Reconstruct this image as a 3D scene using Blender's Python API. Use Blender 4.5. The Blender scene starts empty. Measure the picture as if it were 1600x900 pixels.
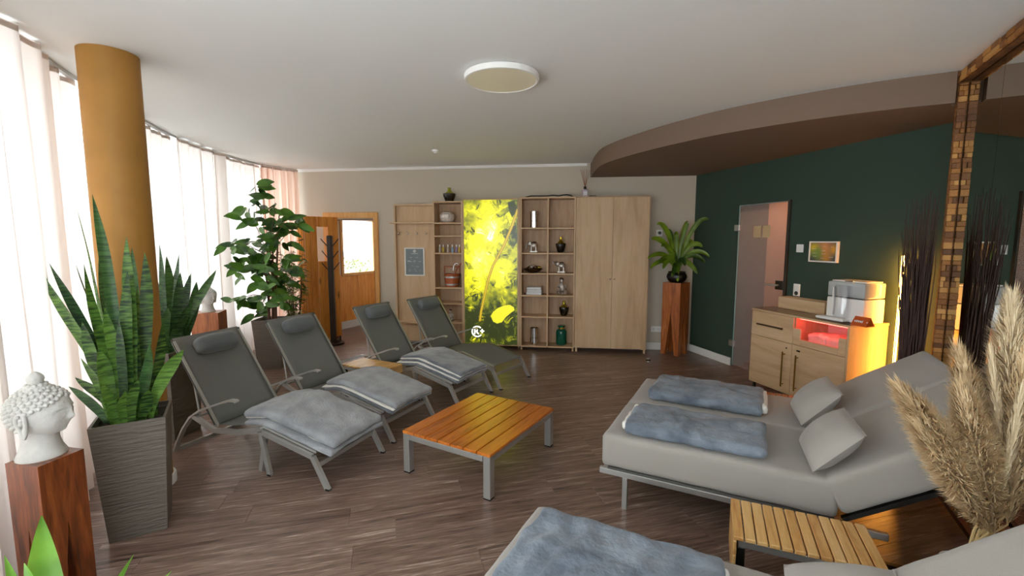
import bpy, bmesh, math, random
import numpy as np
from mathutils import Vector, Matrix, noise

# ---------------------------------------------------------------- camera, sky, exposure
R = math.radians
sc = bpy.context.scene
COL = sc.collection
FPX, PITCH, CAMH = 711.0, R(6.0), 1.6
cam_d = bpy.data.cameras.new('camera')
cam_d.sensor_width = 36.0
cam_d.lens = FPX / 1600 * 36.0
cam_d.clip_start = 0.05
cam = bpy.data.objects.new('camera', cam_d)
COL.objects.link(cam)
cam.location = (0, 0, CAMH)
cam.rotation_euler = (R(90) - PITCH, 0, 0)
sc.camera = cam

world = bpy.data.worlds.new('overcast_sky')
sc.world = world
world.use_nodes = True
bgn = world.node_tree.nodes['Background']
bgn.inputs[0].default_value = (0.90, 0.97, 1.0, 1)
bgn.inputs[1].default_value = 4.0
sc.view_settings.view_transform = 'Standard'
sc.view_settings.look = 'None'
sc.view_settings.gamma = 1.0
sc.view_settings.use_curve_mapping = False
sc.view_settings.exposure = 0.58
sc.cycles.use_denoising = True
sc.cycles.max_bounces = 10
sc.cycles.diffuse_bounces = 6
sc.cycles.transparent_max_bounces = 24
sc.cycles.sample_clamp_indirect = 8.0

# ---------------------------------------------------------------- pixel helpers (1600 x 900 frame)
FW = Vector((0, math.cos(PITCH), -math.sin(PITCH)))
UP = Vector((0, math.sin(PITCH), math.cos(PITCH)))
def ray(u, v): return FW * FPX + Vector((1, 0, 0)) * (u - 800) + UP * (450 - v)
def G(u, v, z=0.0):
    d = ray(u, v); return Vector((0, 0, CAMH)) + d * ((z - CAMH) / d.z)
def PY(u, v, y):
    d = ray(u, v); return Vector((0, 0, CAMH)) + d * (y / d.y)

# ---------------------------------------------------------------- mesh builder
class MB:
    def __init__(s): s.v = []; s.f = []; s.M = Matrix()
    def add(s, vs, fs):
        n = len(s.v); M = s.M
        s.v += [tuple(M @ Vector(p)) for p in vs]
        s.f += [tuple(i + n for i in f) for f in fs]
        return s
    def box(s, c, d, b=0.0, rot=None):
        hx, hy, hz = d[0] / 2, d[1] / 2, d[2] / 2
        c = Vector(c); Rm = rot if rot is not None else Matrix.Identity(3)
        if b <= 0:
            vs = [c + Rm @ Vector((x, y, z)) for x in (-hx, hx) for y in (-hy, hy) for z in (-hz, hz)]
            return s.add(vs, [(0, 1, 3, 2), (4, 6, 7, 5), (0, 4, 5, 1), (2, 3, 7, 6), (0, 2, 6, 4), (1, 5, 7, 3)])
        b = min(b, hx * .9, hy * .9, hz * .9)
        vs = []; idx = {}
        for sx in (-1, 1):
            for sy in (-1, 1):
                for sz in (-1, 1):
                    for a in range(3):
                        p = [sx * (hx - b), sy * (hy - b), sz * (hz - b)]
                        p[a] = (sx * hx, sy * hy, sz * hz)[a]
                        idx[(sx, sy, sz, a)] = len(vs); vs.append(c + Rm @ Vector(p))
        F = []
        for a in range(3):
            o = [i for i in range(3) if i != a]
            for sg in (-1, 1):
                q = []
                for (p1, p2) in ((-1, -1), (1, -1), (1, 1), (-1, 1)):
                    k = [0, 0, 0]; k[a] = sg; k[o[0]] = p1; k[o[1]] = p2
                    q.append(idx[(k[0], k[1], k[2], a)])
                if (sg > 0) != (a != 1): q.reverse()
                F.append(tuple(q))
        for a in range(3):
            o = [i for i in range(3) if i != a]
            for p1 in (-1, 1):
                for p2 in (-1, 1):
                    k1 = [0, 0, 0]; k1[o[0]] = p1; k1[o[1]] = p2
                    k2 = list(k1); k1[a] = -1; k2[a] = 1
                    q = [idx[(*k1, o[0])], idx[(*k2, o[0])], idx[(*k2, o[1])], idx[(*k1, o[1])]]
                    F.append(tuple(q))
        for sx in (-1, 1):
            for sy in (-1, 1):
                for sz in (-1, 1):
                    F.append(tuple(idx[(sx, sy, sz, a)] for a in range(3)))
        return s.add(vs, F)
    def bar(s, a, b, w, h=None, up=(0, 0, 1), bev=0.0):
        """box-section bar from a to b; w across, h along 'up'"""
        a = Vector(a); b = Vector(b); h = h or w
        x = (b - a); L = x.length; x.normalize(); upv = Vector(up)
        if abs(x.dot(upv)) > .98: upv = Vector((1, 0, 0))
        y = upv.cross(x).normalized(); z = x.cross(y)
        return s.box((a + b) / 2, (L, w, h), bev, Matrix((x, y, z)).transposed())
    def tube(s, pts, r, n=8, caps=True, flat=None):
        """round tube along pts; r scalar or list; flat=(w,h) rectangular section"""
        P = [Vector(p) for p in pts]; m = len(P)
        rr = r if isinstance(r, (list, tuple)) else [r] * m
        t0 = (P[1] - P[0]).normalized()
        ref = Vector((0, 0, 1)) if abs(t0.z) < .9 else Vector((1, 0, 0))
        y = ref.cross(t0).normalized()
        vs = []; fs = []
        if flat: n = 4
        for i in range(m):
            if i == 0: t = P[1] - P[0]
            elif i == m - 1: t = P[-1] - P[-2]
            else: t = (P[i + 1] - P[i]).normalized() + (P[i] - P[i - 1]).normalized()
            t.normalize()
            y = (y - t * y.dot(t)).normalized(); z = t.cross(y)
            for k in range(n):
                if flat:
                    sx, sy = ((-1, -1), (1, -1), (1, 1), (-1, 1))[k]
                    vs.append(P[i] + y * sx * flat[0] / 2 + z * sy * flat[1] / 2)
                else:
                    a = 2 * math.pi * k / n
                    vs.append(P[i] + (y * math.cos(a) + z * math.sin(a)) * rr[i])
        for i in range(m - 1):
            for k in range(n):
                fs.append((i * n + k, i * n + (k + 1) % n, (i + 1) * n + (k + 1) % n, (i + 1) * n + k))
        if caps:
            fs.append(tuple(range(n))[::-1]); fs.append(tuple((m - 1) * n + k for k in range(n)))
        return s.add(vs, fs)
    def lathe(s, prof, n=24, c=(0, 0, 0), caps=True):
        vs = []; fs = []; m = len(prof)
        for r, z in prof:
            for k in range(n):
                a = 2 * math.pi * k / n
                vs.append((c[0] + r * math.cos(a), c[1] + r * math.sin(a), c[2] + z))
        for i in range(m - 1):
            for k in range(n):
                fs.append((i * n + k, i * n + (k + 1) % n, (i + 1) * n + (k + 1) % n, (i + 1) * n + k))
        if caps:
            if prof[0][0] > 1e-5: fs.append(tuple(range(n))[::-1])
            if prof[-1][0] > 1e-5: fs.append(tuple((m - 1) * n + k for k in range(n)))
        return s.add(vs, fs)
    def prism(s, poly, h, f):
        """poly 2d points extruded 0..h; f(a,b,t)->3d"""
        n = len(poly)
        vs = [f(a, b, 0) for a, b in poly] + [f(a, b, h) for a, b in poly]
        fs = [tuple(range(n))[::-1], tuple(range(n, 2 * n))] + [(i, (i + 1) % n, n + (i + 1) % n, n + i) for i in range(n)]
        return s.add(vs, fs)
    def grid(s, nx, ny, f):
        vs = [f(i / nx, j / ny) for j in range(ny + 1) for i in range(nx + 1)]
        fs = [(j * (nx + 1) + i, j * (nx + 1) + i + 1, (j + 1) * (nx + 1) + i + 1, (j + 1) * (nx + 1) + i) for j in range(ny) for i in range(nx)]
        return s.add(vs, fs)
    def ball(s, c, r, n=10, m=6):
        rx, ry, rz = r if isinstance(r, (tuple, list)) else (r, r, r)
        vs = [(c[0], c[1], c[2] - rz)]
        for j in range(1, m):
            p = math.pi * j / m - math.pi / 2
            for k in range(n):
                a = 2 * math.pi * k / n
                vs.append((c[0] + rx * math.cos(p) * math.cos(a), c[1] + ry * math.cos(p) * math.sin(a), c[2] + rz * math.sin(p)))
        vs.append((c[0], c[1], c[2] + rz)); fs = []
        for k in range(n): fs.append((0, 1 + (k + 1) % n, 1 + k))
        for j in range(m - 2):
            for k in range(n):
                fs.append((1 + j * n + k, 1 + j * n + (k + 1) % n, 1 + (j + 1) * n + (k + 1) % n, 1 + (j + 1) * n + k))
        L = len(vs) - 1; b = 1 + (m - 2) * n
        for k in range(n): fs.append((b + k, b + (k + 1) % n, L))
        return s.add(vs, fs)
    def soft(s, c, d, r, n=(12, 8, 3), disp=None, rot=None):
        """rounded box, subdivided; disp(p, nrm) -> offset vector (local)"""
        hx, hy, hz = d[0] / 2, d[1] / 2, d[2] / 2
        r = min(r, hx * .98, hy * .98, hz * .98); c = Vector(c); idx = {}; vs = []; fs = []
        Rm = rot if rot is not None else Matrix.Identity(3)
        H = (hx, hy, hz)
        def warp(t, h):   # concentrate samples in the rounded rim
            return t
        def vert(i, j, k):
            key = (i, j, k)
            if key not in idx:
                q = Vector(((2 * i / n[0] - 1) * hx, (2 * j / n[1] - 1) * hy, (2 * k / n[2] - 1) * hz))
                inner = Vector([max(-(H[a] - r), min(H[a] - r, q[a])) for a in range(3)])
                o = q - inner
                nrm = o.normalized() if o.length > 1e-9 else Vector((0, 0, 1))
                p = inner + nrm * r
                if disp: p = p + disp(p, nrm)
                idx[key] = len(vs); vs.append(c + Rm @ p)
            return idx[key]
        for j in range(n[1]):
            for i in range(n[0]):
                fs.append((vert(i, j, n[2]), vert(i + 1, j, n[2]), vert(i + 1, j + 1, n[2]), vert(i, j + 1, n[2])))
                fs.append((vert(i, j, 0), vert(i, j + 1, 0), vert(i + 1, j + 1, 0), vert(i + 1, j, 0)))
        for k in range(n[2]):
            for i in range(n[0]):
                fs.append((vert(i, 0, k), vert(i + 1, 0, k), vert(i + 1, 0, k + 1), vert(i, 0, k + 1)))
                fs.append((vert(i, n[1], k), vert(i, n[1], k + 1), vert(i + 1, n[1], k + 1), vert(i + 1, n[1], k)))
            for j in range(n[1]):
                fs.append((vert(0, j, k), vert(0, j, k + 1), vert(0, j + 1, k + 1), vert(0, j + 1, k)))
                fs.append((vert(n[0], j, k), vert(n[0], j + 1, k), vert(n[0], j + 1, k + 1), vert(n[0], j, k + 1)))
        return s.add(vs, fs)
    def build(s, name, m, parent=None, smooth=None, loc=None, rotz=0.0):
        me = bpy.data.meshes.new(name)
        me.from_pydata(s.v, [], s.f)
        bm = bmesh.new(); bm.from_mesh(me)
        bmesh.ops.recalc_face_normals(bm, faces=bm.faces)
        bm.to_mesh(me); bm.free()
        if smooth is not None:
            me.polygons.foreach_set('use_smooth', [True] * len(me.polygons))
            me.set_sharp_from_angle(angle=R(smooth))
        me.update()
        if m is not None: me.materials.append(MAT[m] if isinstance(m, str) else m)
        return link(name, me, parent, loc, rotz)

def link(name, me, parent=None, loc=None, rotz=0.0):
    o = bpy.data.objects.new(name, me); COL.objects.link(o)
    if parent is not None: o.parent = parent
    if loc is not None: o.location = loc
    if rotz: o.rotation_euler.z = rotz
    return o
def tag(o, label=None, cat=None, group=None, kind=None):
    if label: o['label'] = label
    if cat: o['category'] = cat
    if group: o['group'] = group
    if kind: o['kind'] = kind
    return o
def thing(name, label, cat, loc=(0, 0, 0), rotz=0.0, group=None):
    o = bpy.data.objects.new(name, None); COL.objects.link(o)
    o.empty_display_size = .1
    o.location = loc; o.rotation_euler.z = rotz
    return tag(o, label, cat, group)
def struct(o, label=None, cat=None): return tag(o, label, cat, None, 'structure')
def copy_tree(o, parent=None):
    c = o.copy(); COL.objects.link(c); c.parent = parent
    for ch in list(o.children): copy_tree(ch, c)
    return c
rnd = random.Random(7)
def nz(p, sc_=1.0, off=0.0): return noise.noise(Vector((p[0] * sc_ + off, p[1] * sc_ + off * 1.7, p[2] * sc_ - off)))

# ---------------------------------------------------------------- materials
MAT = {}
def lin(c):
    return tuple((x / 12.92 if x <= .04045 else ((x + .055) / 1.055) ** 2.4) for x in c)
def hexc(r, g, b): return (*lin((r / 255, g / 255, b / 255)), 1)
def newmat(name):
    m = bpy.data.materials.new(name); m.use_nodes = True; MAT[name] = m
    return m, m.node_tree.nodes, m.node_tree.links, m.node_tree.nodes['Principled BSDF']
def pm(name, col, rough=.5, metal=0.0, var=0.0, vscale=6.0, bump=0.0, bscale=60.0, spec=.5, sheen=0.0, stretch=(1, 1, 1), col2=None, trans=0.0, coat=0.0):
    m, N, L, B = newmat(name)
    B.inputs['Base Color'].default_value = col
    B.inputs['Roughness'].default_value = rough
    B.inputs['Metallic'].default_value = metal
    B.inputs['Specular IOR Level'].default_value = spec
    if sheen:
        B.inputs['Sheen Weight'].default_value = sheen
    if trans: B.inputs['Transmission Weight'].default_value = trans
    if coat: B.inputs['Coat Weight'].default_value = coat
    if var or bump:
        tc = N.new('ShaderNodeTexCoord'); mp = N.new('ShaderNodeMapping'); mp.inputs['Scale'].default_value = stretch
        L.new(tc.outputs['Object'], mp.inputs['Vector'])
    if var:
        n = N.new('ShaderNodeTexNoise'); n.inputs['Scale'].default_value = vscale; n.inputs['Detail'].default_value = 5
        L.new(mp.outputs[0], n.inputs['Vector'])
        rp = N.new('ShaderNodeValToRGB'); rp.color_ramp.elements[0].position = .3; rp.color_ramp.elements[1].position = .7
        c2 = col2 or tuple(min(1, c * (1 + var)) for c in col[:3]) + (1,)
        c1 = tuple(c * (1 - var) for c in col[:3]) + (1,) if not col2 else col
        rp.color_ramp.elements[0].color = c1; rp.color_ramp.elements[1].color = c2
        L.new(n.outputs['Fac'], rp.inputs[0]); L.new(rp.outputs[0], B.inputs['Base Color'])
    if bump:
        n2 = N.new('ShaderNodeTexNoise'); n2.inputs['Scale'].default_value = bscale; n2.inputs['Detail'].default_value = 3
        L.new(mp.outputs[0], n2.inputs['Vector'])
        bp = N.new('ShaderNodeBump'); bp.inputs['Strength'].default_value = bump; bp.inputs['Distance'].default_value = .01
        L.new(n2.outputs['Fac'], bp.inputs['Height']); L.new(bp.outputs[0], B.inputs['Normal'])
    return m
def wood(name, cols, grain=(1, 12, 12), scale=2.2, rough=.45, knots=0.0, bump=.06, distort=1.2, coat=0.0, fine=.35, objvar=0.0, objoff=True):
    """cols: list of 3 colours dark->light; grain: mapping scale, small along the grain"""
    m, N, L, B = newmat(name)
    B.inputs['Roughness'].default_value = rough
    if coat: B.inputs['Coat Weight'].default_value = coat; B.inputs['Coat Roughness'].default_value = .2
    tc = N.new('ShaderNodeTexCoord'); oi = N.new('ShaderNodeObjectInfo')
    sh = N.new('ShaderNodeVectorMath'); sh.operation = 'SCALE'; sh.inputs[0].default_value = (13.1, 7.7, 3.3)
    if objoff: L.new(oi.outputs['Random'], sh.inputs['Scale'])
    else: sh.inputs['Scale'].default_value = .4
    ad = N.new('ShaderNodeVectorMath'); ad.operation = 'ADD'
    L.new(tc.outputs['Object'], ad.inputs[0]); L.new(sh.outputs[0], ad.inputs[1])
    mp = N.new('ShaderNodeMapping'); mp.inputs['Scale'].default_value = grain
    L.new(ad.outputs[0], mp.inputs['Vector'])
    n = N.new('ShaderNodeTexNoise'); n.inputs['Scale'].default_value = scale; n.inputs['Detail'].default_value = 6
    n.inputs['Roughness'].default_value = .6; n.inputs['Distortion'].default_value = distort
    L.new(mp.outputs[0], n.inputs['Vector'])
    f = N.new('ShaderNodeTexNoise'); f.inputs['Scale'].default_value = scale * 7; f.inputs['Detail'].default_value = 4
    L.new(mp.outputs[0], f.inputs['Vector'])
    mx = N.new('ShaderNodeMix'); mx.data_type = 'FLOAT'; mx.inputs[0].default_value = fine
    L.new(n.outputs['Fac'], mx.inputs[2]); L.new(f.outputs['Fac'], mx.inputs[3])
    src = mx.outputs[0]
    if objvar:
        mm = N.new('ShaderNodeMath'); mm.operation = 'MULTIPLY_ADD'; mm.inputs[1].default_value = objvar; mm.inputs[2].default_value = -objvar / 2
        L.new(oi.outputs['Random'], mm.inputs[0])
        aa = N.new('ShaderNodeMath'); aa.operation = 'ADD'; L.new(src, aa.inputs[0]); L.new(mm.outputs[0], aa.inputs[1]); src = aa.outputs[0]
    rp = N.new('ShaderNodeValToRGB'); e = rp.color_ramp.elements
    e[0].position = .33; e[1].position = .68; e[0].color = cols[0]; e[1].color = cols[-1]
    for i, c in enumerate(cols[1:-1]):
        k = e.new(.33 + .35 * (i + 1) / (len(cols) - 1)); k.color = c
    L.new(src, rp.inputs[0]); out = rp.outputs[0]
    if knots:
        vo = N.new('ShaderNodeTexVoronoi'); vo.inputs['Scale'].default_value = knots
        mp2 = N.new('ShaderNodeMapping'); mp2.inputs['Scale'].default_value = [max(.35, min(1, g / 6)) for g in grain]
        L.new(ad.outputs[0], mp2.inputs['Vector']); L.new(mp2.outputs[0], vo.inputs['Vector'])
        kr = N.new('ShaderNodeValToRGB'); kr.color_ramp.elements[0].position = .03; kr.color_ramp.elements[1].position = .09
        kr.color_ramp.elements[0].color = (.25, .2, .15, 1); kr.color_ramp.elements[1].color = (1, 1, 1, 1)
        L.new(vo.outputs['Distance'], kr.inputs[0])
        mu = N.new('ShaderNodeMix'); mu.data_type = 'RGBA'; mu.blend_type = 'MULTIPLY'; mu.inputs[0].default_value = .8
        L.new(out, mu.inputs[6]); L.new(kr.outputs[0], mu.inputs[7]); out = mu.outputs[2]
    L.new(out, B.inputs['Base Color'])
    if bump:
        bp = N.new('ShaderNodeBump'); bp.inputs['Strength'].default_value = bump; bp.inputs['Distance'].default_value = .01
        L.new(src, bp.inputs['Height']); L.new(bp.outputs[0], B.inputs['Normal'])
    return m
def emit(name, col, strength):
    m, N, L, B = newmat(name)
    B.inputs['Base Color'].default_value = (0, 0, 0, 1) if strength > 2 else col
    B.inputs['Emission Color'].default_value = col; B.inputs['Emission Strength'].default_value = strength
    return m
def sheer(name, col, transp, transl, rough_diff, tcol=None):
    """see-through cloth or frosted sheet: transparent + translucent + diffuse"""
    m, N, L, B = newmat(name); N.remove(B)
    out = N['Material Output']
    t = N.new('ShaderNodeBsdfTransparent'); t.inputs[0].default_value = tcol or col
    tl = N.new('ShaderNodeBsdfTranslucent'); tl.inputs[0].default_value = col
    df = N.new('ShaderNodeBsdfDiffuse'); df.inputs[0].default_value = col
    m1 = N.new('ShaderNodeMixShader'); m1.inputs[0].default_value = rough_diff / max(1e-6, rough_diff + transl)
    L.new(tl.outputs[0], m1.inputs[1]); L.new(df.outputs[0], m1.inputs[2])
    m2 = N.new('ShaderNodeMixShader'); m2.inputs[0].default_value = transp
    L.new(m1.outputs[0], m2.inputs[1]); L.new(t.outputs[0], m2.inputs[2])
    L.new(m2.outputs[0], out.inputs[0])
    return m
def glass(name, col=(1, 1, 1, 1), gloss=.08, rough=.02):
    m, N, L, B = newmat(name); N.remove(B); out = N['Material Output']
    t = N.new('ShaderNodeBsdfTransparent'); t.inputs[0].default_value = col
    g = N.new('ShaderNodeBsdfGlossy'); g.inputs['Roughness'].default_value = rough
    mx = N.new('ShaderNodeMixShader'); mx.inputs[0].default_value = gloss
    L.new(t.outputs[0], mx.inputs[1]); L.new(g.outputs[0], mx.inputs[2]); L.new(mx.outputs[0], out.inputs[0])
    return m
def vcol(name, strength):
    """printed picture: colour attribute 'print'; strength>0 = backlit"""
    m, N, L, B = newmat(name)
    a = N.new('ShaderNodeAttribute'); a.attribute_name = 'print'
    if strength > 0:
        B.inputs['Base Color'].default_value = (0.02, .02, .02, 1); B.inputs['Roughness'].default_value = .25
        L.new(a.outputs['Color'], B.inputs['Emission Color']); B.inputs['Emission Strength'].default_value = strength
    else:
        L.new(a.outputs['Color'], B.inputs['Base Color']); B.inputs['Roughness'].default_value = .35
    return m

pm('ceiling_paint', hexc(232, 233, 231), .9, bump=.02, bscale=300)
pm('beige_paint', hexc(196, 186, 170), .9, bump=.03, bscale=250)
pm('green_paint', hexc(50, 70, 58), .8, bump=.03, bscale=250)
pm('brown_paint', hexc(122, 101, 86), .85, bump=.02, bscale=250)
pm('white_paint', hexc(236, 234, 230), .6)
pm('pale_paint', hexc(226, 222, 216), .8)
pm('mustard_plaster', hexc(172, 124, 54), .6, var=.12, vscale=3.5, bump=.12, bscale=26)
wood('floor_vinyl', [hexc(62, 47, 41), hexc(102, 80, 69), hexc(122, 99, 87), hexc(146, 124, 111), hexc(206, 190, 176)], (.8, 13, 13), 1.9, .30, bump=.12, distort=1.8, fine=.34, objvar=.05)
wood('oak', [hexc(184, 150, 112), hexc(201, 169, 131), hexc(212, 182, 146)], (3.5, 3.5, .45), 1.5, .5, bump=.03, knots=1.0, fine=.2)
wood('oak_lying', [hexc(184, 150, 112), hexc(201, 169, 131), hexc(212, 182, 146)], (.6, 4.5, 4.5), 1.6, .5, bump=.03, knots=.9, fine=.2)
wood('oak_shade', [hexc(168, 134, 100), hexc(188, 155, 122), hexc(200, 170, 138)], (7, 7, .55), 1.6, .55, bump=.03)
wood('pine', [hexc(190, 108, 36), hexc(222, 144, 58), hexc(236, 168, 84)], (10, 10, .6), 1.5, .4, bump=.05, knots=3.2, coat=.15)
wood('pine_frame', [hexc(206, 142, 70), hexc(222, 164, 92), hexc(232, 182, 116)], (10, 10, .6), 1.5, .45, bump=.04, knots=3.0)
wood('teak_red', [hexc(132, 62, 12), hexc(182, 98, 24), hexc(208, 124, 42)], (9, .8, 9), 1.8, .28, bump=.05, coat=.35, objvar=.14)
wood('teak_light', [hexc(188, 130, 70), hexc(218, 170, 104), hexc(230, 190, 130)], (9, .9, 9), 1.6, .4, bump=.05, objvar=.1)
wood('suar', [hexc(66, 30, 12), hexc(124, 62, 26), hexc(164, 92, 42)], (7, 7, .7), 1.6, .38, bump=.06, distort=2.2, coat=.2, objoff=False)
wood('suar_warm', [hexc(112, 56, 22), hexc(168, 92, 40), hexc(196, 118, 58)], (6, 6, .7), 1.4, .4, bump=.06, distort=1.6, coat=.2, objoff=False)
wood('chip_wood', [hexc(120, 70, 24), hexc(172, 116, 54), hexc(204, 152, 84)], (5, 5, 5), 1.5, .6, bump=.15, objvar=.35)
wood('chip_dark', [hexc(74, 40, 14), hexc(120, 74, 32), hexc(160, 106, 54)], (5, 5, 5), 1.5, .6, bump=.15, objvar=.25)
pm('dark_wood', hexc(46, 30, 24), .45, var=.2, vscale=8, stretch=(6, 6, .5))
pm('steel', hexc(180, 180, 176), .36, .7, bump=.03, bscale=90, stretch=(1, 12, 12))
pm('lounger_steel', hexc(190, 190, 186), .38, .65, bump=.02, bscale=90)
pm('dark_steel', hexc(70, 70, 70), .4, 1.0)
pm('aluminium', hexc(196, 196, 194), .38, .9)
pm('chrome', hexc(220, 220, 220), .12, 1.0)
pm('black_plastic', hexc(22, 22, 22), .45)
pm('rubber', hexc(18, 18, 18), .8)
sheer('lounger_mesh', hexc(132, 133, 128), .10, .12, .78)
pm('headrest_cloth', hexc(98, 103, 104), .9, sheen=.3, bump=.15, bscale=350)
pm('bed_fabric', hexc(160, 154, 146), .92, sheen=.2, var=.04, vscale=3, bump=.2, bscale=420)
pm('bed_strap', hexc(86, 84, 80), .9, bump=.3, bscale=200)
pm('plush', hexc(78, 88, 102), .95, sheen=.15, var=.2, vscale=7, col2=hexc(138, 147, 158), bump=.6, bscale=45)
pm('plush_flat', hexc(130, 133, 137), .95, sheen=.2, var=.2, vscale=7, col2=hexc(166, 168, 171), bump=.5, bscale=70)
pm('plush_dark', hexc(84, 88, 95), .95, sheen=.6, var=.2, vscale=7, col2=hexc(120, 124, 130), bump=.5, bscale=70)
pm('sherpa', hexc(232, 228, 220), .95, sheen=.4, bump=.8, bscale=120)
pm('stone_white', hexc(206, 205, 200), .75, var=.10, vscale=14, bump=.25, bscale=70)
pm('soil', hexc(48, 38, 30), .95, bump=1.0, bscale=60, var=.4, vscale=40)
pm('planter_taupe', hexc(104, 96, 86), .55, var=.08, vscale=5, bump=.9, bscale=9, stretch=(1, 1, 9))

# ================================================================ ROOM SHELL
def frame_rot(d): return math.atan2(d[1], d[0])
class Frame:
    """vertical wall frame: x = along wall, d = distance into the room, z up"""
    def __init__(s, o, d):
        s.o = Vector((o[0], o[1], 0)); l = math.hypot(*d); s.t = Vector((d[0] / l, d[1] / l, 0)); s.n = Vector((s.t.y, -s.t.x, 0))
        s.rot = frame_rot(d)
    def P(s, x, d=0.0, z=0.0): return s.o + s.t * x + s.n * d + Vector((0, 0, z))
    def hit(s, u, v, d=0.0):
        r = ray(u, v); o = s.o + s.n * d; c = Vector((0, 0, CAMH))
        k = (o - c).dot(s.n) / r.dot(s.n); p = c + r * k
        return (p - o).dot(s.t), p.z
BW = Frame((-3.31, 7.286), (.9914, -.1306))      # back wall
GW = Frame((2.587, 6.51), (.267, -.964))         # green wall
MW = Frame((2.906, 3.041), (-.474, -.8805))        # mirror wall, towards the viewer
CEIL = 2.70

CUR = [(-3.36, 7.24), (-3.60, 6.9), (-3.70, 6.3), (-3.66, 5.4), (-3.53, 4.75), (-3.34, 4.2), (-2.96, 3.19), (-2.58, 2.41), (-2.15, 1.6), (-1.8, .8), (-1.5, 0), (-1.25, -1.0), (-1.1, -1.95)]
def spline(pts, n=24):
    P = [Vector((p[0], p[1], 0)) for p in pts]; P = [P[0] * 2 - P[1]] + P + [P[-1] * 2 - P[-2]]; out = []
    for i in range(1, len(P) - 2):
        for k in range(n):
            t = k / n; a, b, c, d = P[i - 1:i + 3]
            out.append(.5 * ((2 * b) + (c - a) * t + (2 * a - 5 * b + 4 * c - d) * t * t + (3 * b - a - 3 * c + d) * t ** 3))
    out.append(P[-2]); return out
CS = spline(CUR)
CLEN = [0.0]
for a, b in zip(CS, CS[1:]): CLEN.append(CLEN[-1] + (b - a).length)
def curve_at(s, off=0.0):
    s = max(0, min(CLEN[-1], s)); lo = 0
    import bisect
    i = min(len(CS) - 2, max(0, bisect.bisect_right(CLEN, s) - 1))
    t = (s - CLEN[i]) / max(1e-9, CLEN[i + 1] - CLEN[i]); p = CS[i].lerp(CS[i + 1], t)
    d = (CS[i + 1] - CS[i]).normalized(); nrm = Vector((d.y, -d.x, 0))     # outward (to the window side)
    return p + nrm * off, nrm
FAC = [curve_at(CLEN[-1] * i / 10, .34)[0] for i in range(11)]
FAC[0] = BW.P(-.62, -.05); FAC[0].z = 0

outline = [(p.x - .08, p.y) for p in FAC] + [(1.4, -2.1), (2.1, -.5), (3.9, 2.4), (3.95, 2.6), (2.8, 6.9)]
outline_floor = outline + [(-2.0, 10.6), (-4.2, 10.6)]
m = MB(); m.prism([(p.x - .1, p.y) for p in FAC] + [(1.4, -2.1), (3.95, 2.4), (2.8, 6.7), (2.6, 6.75), (-3.95, 7.55)], .12, lambda a, b, t: (a, b, CEIL + t))
struct(m.build('ceiling', 'ceiling_paint'), 'plain off-white ceiling over the whole room', 'ceiling')

# floor: slab with single vinyl planks laid across, square to the green wall
m = MB(); m.prism(outline_floor, .1, lambda a, b, t: (a, b, -.106 + t))
floor = struct(m.build('floor', 'dark_wood'), 'dark brown wood-look plank floor', 'floor')
def inside(x, y, poly):
    c = False; j = len(poly) - 1
    for i in range(len(poly)):
        xi, yi = poly[i]; xj, yj = poly[j]
        if (yi > y) != (yj > y) and x < (xj - xi) * (y - yi) / (yj - yi) + xi: c = not c
        j = i
    return c
pw, pl = .185, 1.24
room_poly = [(p.x, p.y) for p in FAC] + [(1.2, -2.0), (1.7, .2), (2.95, 3.0), (3.6, 2.8), (2.62, 6.5), (-1.95, 7.25), (-2.0, 9.6), (-3.2, 9.6), (-3.3, 7.4)]
pm_mesh = []
for k in range(4):
    mm = MB(); mm.box((0, 0, -.004), (pl - .0010, pw - .0010, .008), .0007)
    o = mm.build('plank', 'floor_vinyl'); pm_mesh.append(o.data); bpy.data.objects.remove(o)
prot = math.atan2(.267, .964)
px_, py_ = Vector((math.cos(prot), math.sin(prot), 0)), Vector((-math.sin(prot), math.cos(prot), 0))
rr = random.Random(3)
for j in range(-20, 60):
    off = rr.choice([.12, .37, .62, .84, 1.02]) + .05 * rr.random()
    for i in range(-6, 6):
        c = px_ * (i * pl + off) + py_ * (j * pw + .07)
        pts = [c + px_ * (a * pl / 2 * .9) + py_ * (b * pw / 2 * .9) for a in (-1, -.5, 0, .5, 1) for b in (-1, 1)]
        if not any(inside(p.x, p.y, room_poly) for p in pts): continue
        if c.y < -.4: continue
        o = link('plank', pm_mesh[rr.randrange(4)], floor, (c.x, c.y, 0), prot + (math.pi if rr.random() < .5 else 0))

# back wall with the timber doorway
OX0, OX1, OZ = .42, 1.175, 1.925
m = MB()
m.box(((OX0 - .70) / 2, .08, 1.35), (OX0 + .70, .16, 2.7)); m.box(((OX1 + 6.1) / 2, .08, 1.35), (6.1 - OX1, .16, 2.7)); m.box(((OX0 + OX1) / 2, .08, (OZ + 2.7) / 2), (OX1 - OX0, .16, 2.7 - OZ))
wb = struct(m.build('wall_back', 'beige_paint', None, None, BW.o, BW.rot), 'warm beige end wall behind the oak shelving', 'wall')
m = MB(); m.box((2.18, -.012, 2.68), (4.5, .024, .04), .004)
struct(m.build('trim_1', 'white_paint', None, None, BW.o, BW.rot), 'thin white cornice strip along top of the beige wall', 'trim')
m = MB(); m.box(((1.26 + 5.93) / 2, -.008, .05), (5.93 - 1.26, .016, .10), .003)
struct(m.build('baseboard_back', 'white_paint', None, None, BW.o, BW.rot), 'white skirting along foot of the beige wall', 'skirting')

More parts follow.
